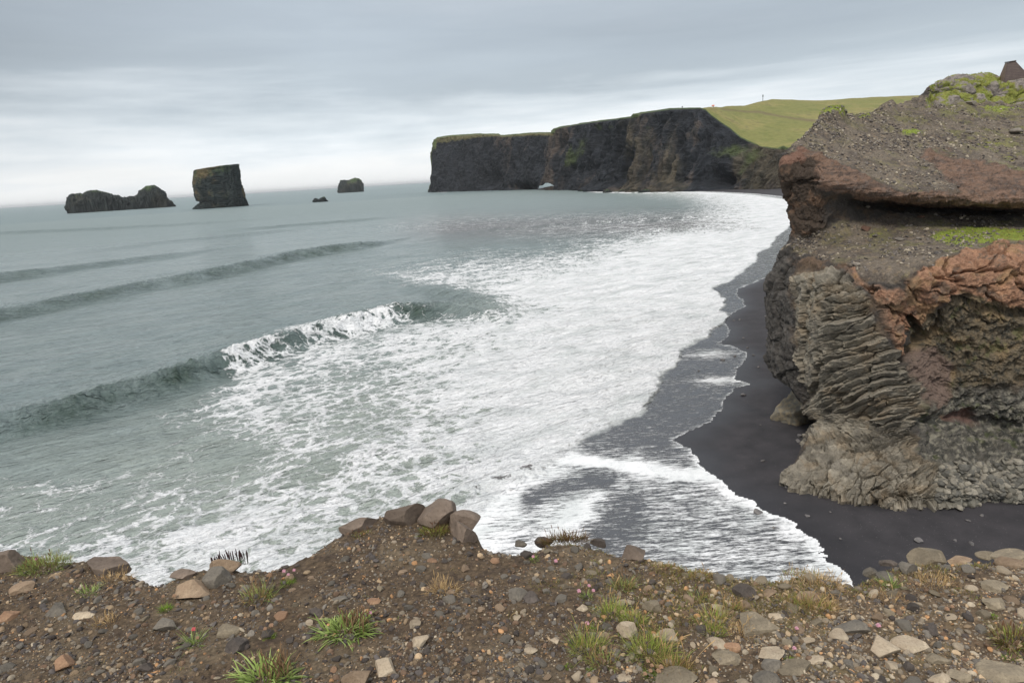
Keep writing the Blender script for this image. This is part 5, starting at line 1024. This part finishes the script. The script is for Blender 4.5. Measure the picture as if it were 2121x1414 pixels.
    # dark upright spikes on the edge
    sp0 = gpos(478, 1170); root = link("spiky_plant", None, category="plant", label="row of dark upright flower spikes behind the pointed tan rock"); root.location = sp0; rs = np.random.RandomState(77)
    V, Q, C = blades(rs, 90, .07, .03, .028, .003, .6, [col(84, 112, 62), col(70, 96, 54)]); link("leaves", mesh_np("leaves", V, Q, ml, colr=C), root)
    for k in range(30):
        x = np.interp(k, [0, 29], [-.105, .085]) + rs.normal() * .003; hh = rs.uniform(.062, .085) * (1 - .4 * (k < 6)); V, Q, C, tip = stalk_mesh(rs, hh, .0014, rs.uniform(-.05, .2), col(72, 84, 52), head=.0016, headlen=.65); C[len(C) // 2:] = DSPIKE
        s = link("flower_spike", mesh_np("flower_spike", V, Q, ms, colr=C), root); s.location = (x, rs.normal() * .012 + .01, -.006)
    # thrift flowers: stem and round head
    hs = np.random.RandomState(5); Vh = ICO[2][0].copy(); Vh *= (1 + .22 * hs.normal(size=len(Vh)))[:, None]; Vh[:, 2] *= .8
    PINK = col(226, 178, 192); DRY = col(190, 156, 128); heads = {}
    for nm, c in (('pink', PINK), ('dry', DRY), ('red', col(224, 120, 120))): heads[nm] = mesh_np("flower_head", Vh * .0066, ICO[2][1], mp, colr=np.tile(c, (len(Vh), 1)) * hs.uniform(.75, 1.15, (len(Vh), 1)), smooth=False)
    fl = [(588,1182,590,1206,'pink'),(609,1180,602,1206,'pink'),(597,1189,598,1208,'pink'),(401,1302,403,1328,'red'),(409,1320,408,1332,'dry'),(338,1234,343,1248,'dry'),(361,1233,362,1248,'dry'),(75,1157,78,1168,'pink'),(549,1301,558,1318,'dry'),(562,1294,564,1312,'dry'),(750,1256,744,1290,'dry'),(767,1268,756,1296,'pink'),
          (1213,1205,1214,1232,'dry'),(1220,1212,1218,1234,'pink'),(1229,1222,1222,1240,'pink'),(1199,1223,1208,1240,'pink'),(1192,1209,1206,1234,'dry'),(1104,1152,1106,1162,'pink'),(1151,1161,1150,1172,'pink'),(1219,1273,1224,1298,'dry'),(1232,1281,1228,1302,'dry'),(1216,1290,1222,1304,'pink'),(1342,1368,1344,1392,'dry'),(1350,1377,1350,1396,'dry'),(1369,1380,1360,1400,'dry'),(1347,1388,1348,1402,'dry'),(1336,1394,1340,1406,'dry'),(1364,1388,1358,1404,'dry'),
          (1358,1225,1356,1240,'dry'),(1482,1340,1484,1354,'dry'),(1629,1340,1634,1362,'dry'),(1645,1341,1640,1364,'pink'),(1650,1300,1644,1312,'pink'),(1819,1294,1820,1318,'pink'),(1801,1294,1806,1314,'dry'),(1219,1396,1222,1404,'dry'),(1961,1260,1962,1272,'dry'),(1972,1255,1970,1270,'dry')]
    for i, (hx, hy, bx, by, kd) in enumerate(fl):
        p = gpos(bx, by); q = onY(hx, hy, p[1]) - p; root = link("thrift_flower", None, category="flower", label=where(hx, hy, {'pink': "pink thrift flower", 'dry': "withered beige thrift flower", 'red': "reddish-pink thrift flower"}[kd]), group={'pink': "pink thrift flowers", 'dry': "withered thrift flowers", 'red': "red thrift flower"}[kd]); root.location = p
        V = []; m = 5
        for s in range(5):
            t = s / 4
            for k in range(m): a = k / m * 6.283; V.append(q * t + np.array([.0007 * math.cos(a), .0007 * math.sin(a), 0]))
        Q = [(s * m + k, s * m + (k + 1) % m, (s + 1) * m + (k + 1) % m, (s + 1) * m + k) for s in range(4) for k in range(m)]
        link("stem", mesh_np("stem", np.array(V), np.array(Q), ms, colr=np.tile(col(120, 110, 70), (len(V), 1))), root); h = link("flower_head", heads[kd], root); h.location = q
        h.scale = (.9 + .2 * (i % 3 == 0),) * 3

# ---------------------------------------------------------------- things on and around the cliffs
def build_cliff_things(ci):
    P, N_, px, py = ci['P'], ci['N'], ci['px'], ci['py']; rs = np.random.RandomState(55)
    up_ = N_[:, 2]; idx = np.where((ci['gravel'] > .55) & (px > 1600) & (px < 2180) & (P[:, 1] < 95) & (ci['crag'] < .3))[0]
    cl = fbm(P[idx], .25, 3, .6, 301); pick = idx[rs.rand(len(idx)) < 1]; w = np.clip(.35 + 1.6 * cl + 1.2 * np.exp(-(((px[idx] - 1880) / 130) ** 2 + ((py[idx] - 300) / 22) ** 2)) + 1.0 * np.exp(-(((px[idx] - 1990) / 90) ** 2 + ((py[idx] - 385) / 18) ** 2)), .02, 3); w /= w.sum()
    ch = rs.choice(idx, 15000, p=w); s = .03 + .15 * rs.rand(len(ch)) ** 4; pal = np.array([col(112, 106, 100), col(92, 86, 82), col(132, 124, 112), col(150, 140, 124), col(80, 76, 74)])
    mg = mat_vcol("rubble_stone", 6, .35, .6, .03)
    me = scatter_mesh("rubble", P[ch] + rs.normal(size=(len(ch), 3)) * .02, s, pal[rs.randint(0, 5, len(ch))] * rs.uniform(.8, 1.35, (len(ch), 1)), mg, 1, 56, nproto=30, normals=np.tile([0, 0, 1.], (len(ch), 1)))
    link("rubble", me, kind="stuff", label="loose stones scattered over the ledges of the near cliff", category="rubble")
    idx = np.where((ci['foot'] > .3) & (px < 2180))[0]
    if len(idx):
        ch = rs.choice(idx, 1500); s = .10 + .26 * rs.rand(len(ch)) ** 2; me = scatter_mesh("scree", P[ch], s, np.array([col(124, 120, 110), col(100, 98, 92), col(144, 138, 126)])[rs.randint(0, 3, len(ch))] * rs.uniform(.7, 1.1, (len(ch), 1)), mg, 1, 57, nproto=30, normals=N_[ch] * .3)
        link("scree", me, kind="stuff", label="knobbly broken stones at the foot of the near cliff", category="scree")
    idx = np.where((ci['green'] > .5) & (px > 1600) & (px < 2180))[0]
    ch = rs.choice(idx, 9000); V = []; T = []; C = []
    for k, j in enumerate(ch):
        p = P[j] + np.append(rs.normal(size=2) * .06, 0); a = rs.uniform(0, 6.28); h = rs.uniform(.05, .16); w_ = .035; d = np.array([math.cos(a), math.sin(a), 0]) * w_
        V += [p - d, p + d, p + np.array([rs.normal() * .05, rs.normal() * .05, h])]; T.append((3 * k, 3 * k + 1, 3 * k + 2)); c = [col(132, 150, 58), col(116, 130, 54), col(142, 142, 70)][rs.randint(3)] * rs.uniform(.7, 1.2); C += [c, c, c * 1.15]
    link("grass", mesh_np("grass", np.array(V), np.array(T), mat_leaf("cliff_grass"), colr=np.array(C)), kind="stuff", label="short bright grass and moss on the ledges of the near cliff", category="grass")
    # single boulders on the ledge
    mats = [mat_stone("ledge_brown", col(92, 70, 60), col(112, 86, 72), 1.5), mat_stone("ledge_grey", col(112, 106, 100), col(134, 126, 116), 1.5)]
    tree = None
    def nearest(qx, qy):
        m_ = (abs(px - qx) < 14) & (abs(py - qy) < 10) & (P[:, 1] < 100); j = np.where(m_)[0]
        return P[j[np.argmin((px[j] - qx) ** 2 + (py[j] - qy) ** 2)]] if len(j) else None
    for i, (qx, qy, w, mi, lab) in enumerate([(1794,474,20,0,"round dark brown boulder alone on the gravel ledge"), (1812,487,14,1,"grey stone right of the round brown boulder on the ledge"), (1863,495,18,1,"flat grey stone on the ledge between boulder and grass"), (1903,492,12,1,"small pale stone left of the bright grass on the ledge"), (2072,496,13,1,"dark stone at the right end of the bright grass"), (1773,548,16,1,"grey stone perched on the rim above the columns"), (2009,214,20,1,"long grey block below the mossy crag"), (2105,275,24,1,"grey block high on the upper gravel slope at the right border"), (2008,274,16,1,"pale stone in the middle of the upper gravel slope"), (1907,447,14,0,"dark stone under the lip of the overhang"), (1795,430,8,1,"small grey stone at the left mouth of the overhang")]):
        p = nearest(qx, qy + 3)
        if p is None: continue
        a = w * p[1] / F / 2 * 1.1; r2 = np.random.RandomState(40 + i); V = stone_shape(r2, 3, 13 if i == 0 else 8, .8 if i == 0 else .5, 1.15); V *= (1 + .06 * fbm(V + i, 2.5, 3, .5, 7))[:, None]
        o = link("boulder" if w > 15 else "stone", mesh_np("stone", V * a, ICO[3][1], mats[mi]), category="boulder" if w > 15 else "stone", label=lab, group="stones on the ledges of the near cliff"); o.location = p + np.array([0, 0, a * .3]); o.rotation_euler = (0, 0, r2.uniform(-.4, .4))
    # rock foot behind the waist of the cliff
    mr = mat_vcol("foot_rock", 1.2, .4, .9, .12)
    def rock(qx, qy, w, hgt, z, seed, c1, c2, dy=0.0, rot=0.0, dpt=1.0):
        p = onz(qx, qy, z); a = w * p[1] / F / 2; V = stone_shape(np.random.RandomState(seed), 4, 12, 1, 1.0, lo=.6, hi=.85); V[:, 1] *= dpt; V[:, 2] *= hgt * p[1] / F / a * .9; ca, sa = math.cos(rot), math.sin(rot); V = V * a
        V = V @ np.array([[ca, 0, -sa], [0, 1, 0], [sa, 0, ca]]).T
        n = fbm(V + seed, .9, 4, .6, 8, True); n2 = fbm(V + seed, 3.5, 3, .6, 9); V *= (1 + .16 * (n - .4) + .06 * n2)[:, None]; m_ = sst(n2 + n * .3, 0, .4)[:, None]
        return V, p, c1 * (1 - m_) + c2 * m_
    V, p, c = rock(1652, 876, 92, 72, .6, 61, col(120, 116, 106), col(142, 130, 108), rot=-.55); p = p + np.array([.6, 1.6, .2])
    o = link("rock_outcrop", mesh_np("rock_outcrop", V, ICO[4][1], mr, colr=c), category="rock", label="pale grey rock jutting onto the beach behind the narrow waist of the cliff"); o.location = p
    # stones on the beach
    msd = mat_stone("beach_stone", col(92, 90, 92), col(126, 122, 118), 3)
    for i, (qx, qy, w) in enumerate([(1570,1060,17),(1603,1092,8),(1672,1068,10),(1580,954,9),(1656,902,11),(1653,913,11),(1632,1009,12),(2005,1078,9),(2034,1067,8),(1903,1120,16),(1978,1119,8),(2013,1126,12),(1540,818,13),(1497,746,11),(1522,738,8),(1584,738,7),(1548,720,6),(1560,735,6),(1570,760,6),(1616,862,10),(1607,866,9),(1540,700,6),(1592,690,6),(1720,1060,5),(1740,1115,6),(1575,880,5),(1532,662,5),(1585,655,5),(1447,768,6),(1626,1042,6),(1520,664,5)]):
        p = onz(qx, qy, 0.0); bz, _ = beach_z(np.array([p[0]]), np.array([p[1]])); p = onz(qx, qy, float(bz[0]) + .05); a = w * np.linalg.norm(p - EYE) / F / 2; r2 = np.random.RandomState(70 + i); V = stone_shape(r2, 3, 9, .6, 1.2); V *= (1 + .05 * fbm(V + i, 2.5, 2, .5, 7))[:, None]
        big = {0: "dark jagged rock washed by foam at the edge of the swash", 9: "grey stone on the near black sand, largest below the cliff foot", 6: "grey stone beside the pale foot of the column cliff", 12: "dark stone at the tip of the wet swash tongue"}
        o = link("beach_stone", mesh_np("beach_stone", V * a, ICO[3][1], msd), category="stone", label=big[i] if i in big else where(qx, qy, "small stone on the black sand", BEACHMARK), group="stones lying on the black beach" if i not in big else "larger stones on the black beach"); o.location = (p[0], p[1], p[2] + a * .1); o.rotation_euler = (0, 0, r2.uniform(0, 6))
    # hut on the crag
    mh = NT("dark_planks"); sp_ = mh.N.new("ShaderNodeSeparateXYZ"); mh.L.new(mh.tc.outputs["Object"], sp_.inputs[0]); ln = mh.math('FRACT', mh.math('MULTIPLY', sp_.outputs[2], 5.0)); nn = mh.noise(2.5, 6, .7)
    c = mh.mix(mh.ramp(nn, [(.3, 0.), (.7, 1.)]), tuple(col(72, 60, 58)), tuple(col(92, 80, 74))); c = mh.mix(mh.math('LESS_THAN', ln, .12), c, tuple(col(40, 34, 34))); mh.L.new(c, mh.bsdf.inputs["Base Color"]); mh.bsdf.inputs["Roughness"].default_value = .85
    base = onY(2078, 160, 89.0); root = link("hut", None, category="hut", label="dark sloping-sided hut on top of the mossy crag at the right border"); root.location = base
    q = lambda a, b, y: onY(a, b, y) - base
    A = q(2064, 164, 92.5); Bq = q(2079, 166, 88.5); Cc = q(2152, 172, 88.5); Dd = q(2140, 168, 93.0); a_ = q(2082, 130.8, 91.2); b_ = q(2087, 130, 89.6); c_ = q(2104, 127.2, 89.6); d_ = q(2103, 128, 91.2)
    for v_ in (A, Bq, Cc, Dd): v_[2] = min(A[2], Bq[2]) - .3
    V = np.array([A, Bq, Cc, Dd, a_, b_, c_, d_]); Q = np.array([(0, 1, 5, 4), (1, 2, 6, 5), (2, 3, 7, 6), (3, 0, 4, 7), (4, 5, 6, 7), (3, 2, 1, 0)])
    link("wall", mesh_np("wall", V, Q, mh.mat, smooth=False), root)
    mt = mat_stone("pale_board", col(112, 96, 88), col(132, 114, 100), 2)  # paler sheet laid over the left wall of the hut
    t = np.array([A, Bq, b_, a_]); V2 = np.concatenate([t + np.array([-.03, -.03, 0]), t * .995 + np.array([-.06, -.07, 0])]); link("side_panel", mesh_np("side_panel", V2, np.array([(0, 1, 2, 3), (7, 6, 5, 4), (0, 4, 5, 1), (1, 5, 6, 2), (2, 6, 7, 3), (3, 7, 4, 0)]), mt, smooth=False), root)
    rf = np.array([a_, b_, c_, d_]); cen = rf.mean(0); rr = cen + (rf - cen) * 1.12; V3 = np.concatenate([rr + np.array([0, 0, .02]), rr + np.array([0, 0, .12])]); link("roof", mesh_np("roof", V3, np.array([(3, 2, 1, 0), (4, 5, 6, 7), (0, 1, 5, 4), (1, 2, 6, 5), (2, 3, 7, 6), (3, 0, 4, 7)]), mh.mat, smooth=False), root)

def tube(pts, rads, m=10):
    V = []; 
    for (p, r) in zip(pts, rads):
        for k in range(m): a = k / m * 6.283; V.append((p[0] + r * math.cos(a), p[1] + r * math.sin(a), p[2]))
    n = len(pts); Q = [(s * m + k, s * m + (k + 1) % m, (s + 1) * m + (k + 1) % m, (s + 1) * m + k) for s in range(n - 1) for k in range(m)]
    return np.array(V), np.array(Q)
def plain(name, c, rough=.7):
    m = NT(name); n = m.noise(3, 4, .6); m.L.new(m.mix(m.ramp(n, [(.3, 0.), (.7, 1.)]), tuple(np.asarray(c) * .8), tuple(np.asarray(c) * 1.1)), m.bsdf.inputs["Base Color"]); m.bsdf.inputs["Roughness"].default_value = rough; return m.mat
def box_mesh(name, x0, x1, y0, y1, z0, z1, mat):
    V = [(x, y, z) for x in (x0, x1) for y in (y0, y1) for z in (z0, z1)]; return mesh_np(name, V, [(0, 1, 3, 2), (4, 6, 7, 5), (0, 4, 5, 1), (2, 3, 7, 6), (0, 2, 6, 4), (1, 5, 7, 3)], mat, smooth=False)
def build_hill_things():
    Ys = lambda x: np.interp(x, [1448, 1500, 1600, 2500], [760, 860, 980, 1080])
    b = onY(1580, 209, float(Ys(1580)) - 6); b[2] -= .5; t = onY(1580, 196, b[1]); h = t[2] - b[2]; mg = plain("grey_metal", col(120, 128, 130))
    root = link("mast", None, category="mast", label="thin grey mast standing alone on the skyline of the green hill"); root.location = b
    V, Q = tube([(0, 0, 0), (0, 0, h * .55), (0, 0, h)], [.42, .36, .30]); link("pole", mesh_np("pole", V, Q, mg), root)
    V, Q = tube([(0, 0, h * .62), (0, 0, h * .64), (0, 0, h * .92), (0, 0, h)], [.35, .75, .75, .3]); link("antenna_drum", mesh_np("antenna_drum", V, Q, mg), root)
    b = onY(1477, 222, 800); root = link("hut", None, category="hut", label="tiny white hut with an orange roof on the headland skyline"); root.location = b; white = plain("white_wall", (.75, .73, .70)); org = plain("orange_roof", col(206, 96, 60))
    root.scale = (.75, .75, .75); link("wall", box_mesh("wall", -1.5, 1.5, -1.2, 1.2, -.6, 1.6, white), root); V = [(-1.8, -1.4, 1.61), (1.8, -1.4, 1.61), (1.8, 1.4, 1.61), (-1.8, 1.4, 1.61), (-1.8, 0, 3.0), (1.8, 0, 3.0)]
    me = bpy.data.meshes.new("roof"); me.from_pydata(V, [], [(0, 1, 5, 4), (2, 3, 4, 5), (1, 2, 5), (3, 0, 4), (3, 2, 1, 0)]); me.materials.append(org); link("roof", me, root)
    link("door", box_mesh("door", -.4, .4, -1.26, -1.203, -.6, 1.2, plain("dark_door", col(90, 60, 50))), root)
    b = onY(1413, 225, 770); root = link("post", None, category="post", label="tiny dark post on the headland skyline left of the hut"); root.location = b; dk = plain("dark_post", col(60, 58, 56))
    V, Q = tube([(0, 0, -1), (0, 0, 2.2), (0, 0, 2.4)], [.35, .3, .05]); link("pole", mesh_np("pole", V, Q, dk), root); link("board", box_mesh("board", -.7, .7, -.36, -.31, 1.2, 2.0, dk), root)

def build_sea_rocks():
    ms = mat_vcol("sea_rock", .12, .45, .9, 1.6, fine=4)
    build_ridge("sea_stack", [(138,431),(139,420),(140,408),(146,404),(160,402),(172,401),(178,398),(190,397),(196,396),(203,395.5),(214,399),(222,402),(230,402.5),(238,406),(245,405),(252,411),(262,410),(275,409),(284,406.5),(288,404),(290,396),(296,391),(306,387),(312,385),(318,385),(324,388),(331,393),(337,397),(340,406),(343,411),(348,416),(354,418),(360,424),(362,428)], 46,
        "long low dark sea stack with a saddle and a small window, farthest left", ms, 9, 401, [442, 428.5], hole=[(325.3,415.8),(324.4,411.5),(325.2,409.3),(326.6,411.5),(327.8,415.4)])
    build_pillar("sea_stack", [(346,405,492),(349,403,493),(356,402,494.5),(366,401.2,496),(376,401,497),(386,402,499),(396,403.5,502),(406,406,505),(413,409,507),(415,416,508),(418,415,509),(422,408,510.5),(427,403,511.5),(431,400.5,512.5),(434,400,513)], .75,
        "tall flat-topped sea stack with a pale streaked face and undercut left side", ms, 7, 411, 456, 430)
    build_ridge("sea_stack", [(700.5,398),(702,388),(703.5,380),(706,374),(712,373.5),(717,374.5),(722,374),(725,372.5),(729,371),(734,369),(738,370),(742,369.5),(747,373),(749,378),(751,382),(751.8,397)], 70, "small blocky sea stack on the horizon near the centre", ms, 9, 421, [400, 397], sub=.3)
    build_ridge("sea_rock", [(648,417),(650,414),(652,411.5),(655,412),(659,413.8),(662,413.5),(665,411),(668,409.5),(671,408.5),(673,410),(676,415),(680,418)], 16, "lowest two-pointed black rock in the sea between the stacks", ms, 3, 431, [418.5, 418], sub=.3, cat="sea rock")
    for i, (a, b, w, h, lab) in enumerate([(1258,399,18,6,"black rock standing in the surf below the far cliff"), (1205,396.5,8,2,"tiny black rock awash left of the far cliff foot"), (1232,396.5,16,3.5,"low black reef at the left end of the far boulders"), (1296,397,30,5,"dark boulder heap at the water's edge below the far cliff"), (1340,398,34,5,"dark boulder bank right of the heap below the far cliff")]):
        build_ridge("sea_rock", [(a - w / 2, b - .3), (a - w * .3, b - h * .6), (a - w * .1, b - h), (a + w * .2, b - h * .85), (a + w * .35, b - h * .5), (a + w / 2, b - .3)], 5 + w * .2, lab, ms, 1.6, 441 + i, [b + .4, b], sub=.3, cat="sea rock")

def build_haze():
    me = bpy.data.meshes.new("haze"); X = 95000; z0, z1 = -9, 145
    V = [(x, y, z) for x in (-X, X) for y in (-X, X) for z in (z0, z1)]; me.from_pydata(V, [], [(0, 1, 3, 2), (4, 6, 7, 5), (0, 4, 5, 1), (2, 3, 7, 6), (0, 2, 6, 4), (1, 5, 7, 3)])
    m = bpy.data.materials.new("haze"); m.use_nodes = True; nt = m.node_tree; nt.nodes.clear(); o = nt.nodes.new("ShaderNodeOutputMaterial"); v = nt.nodes.new("ShaderNodeVolumePrincipled")
    v.inputs["Color"].default_value = (.93, .95, .97, 1); v.inputs["Density"].default_value = 0.000025; v.inputs["Anisotropy"].default_value = 0.0; nt.links.new(v.outputs[0], o.inputs["Volume"])
    me.materials.append(m); link("haze", me, kind="stuff")

build_sea(); build_beach(); ci = build_cliff(); build_headland(); build_sea_rocks(); build_ground(); build_hill_things(); build_cliff_things(ci); build_stones(); build_plants()
if HAZE: build_haze()
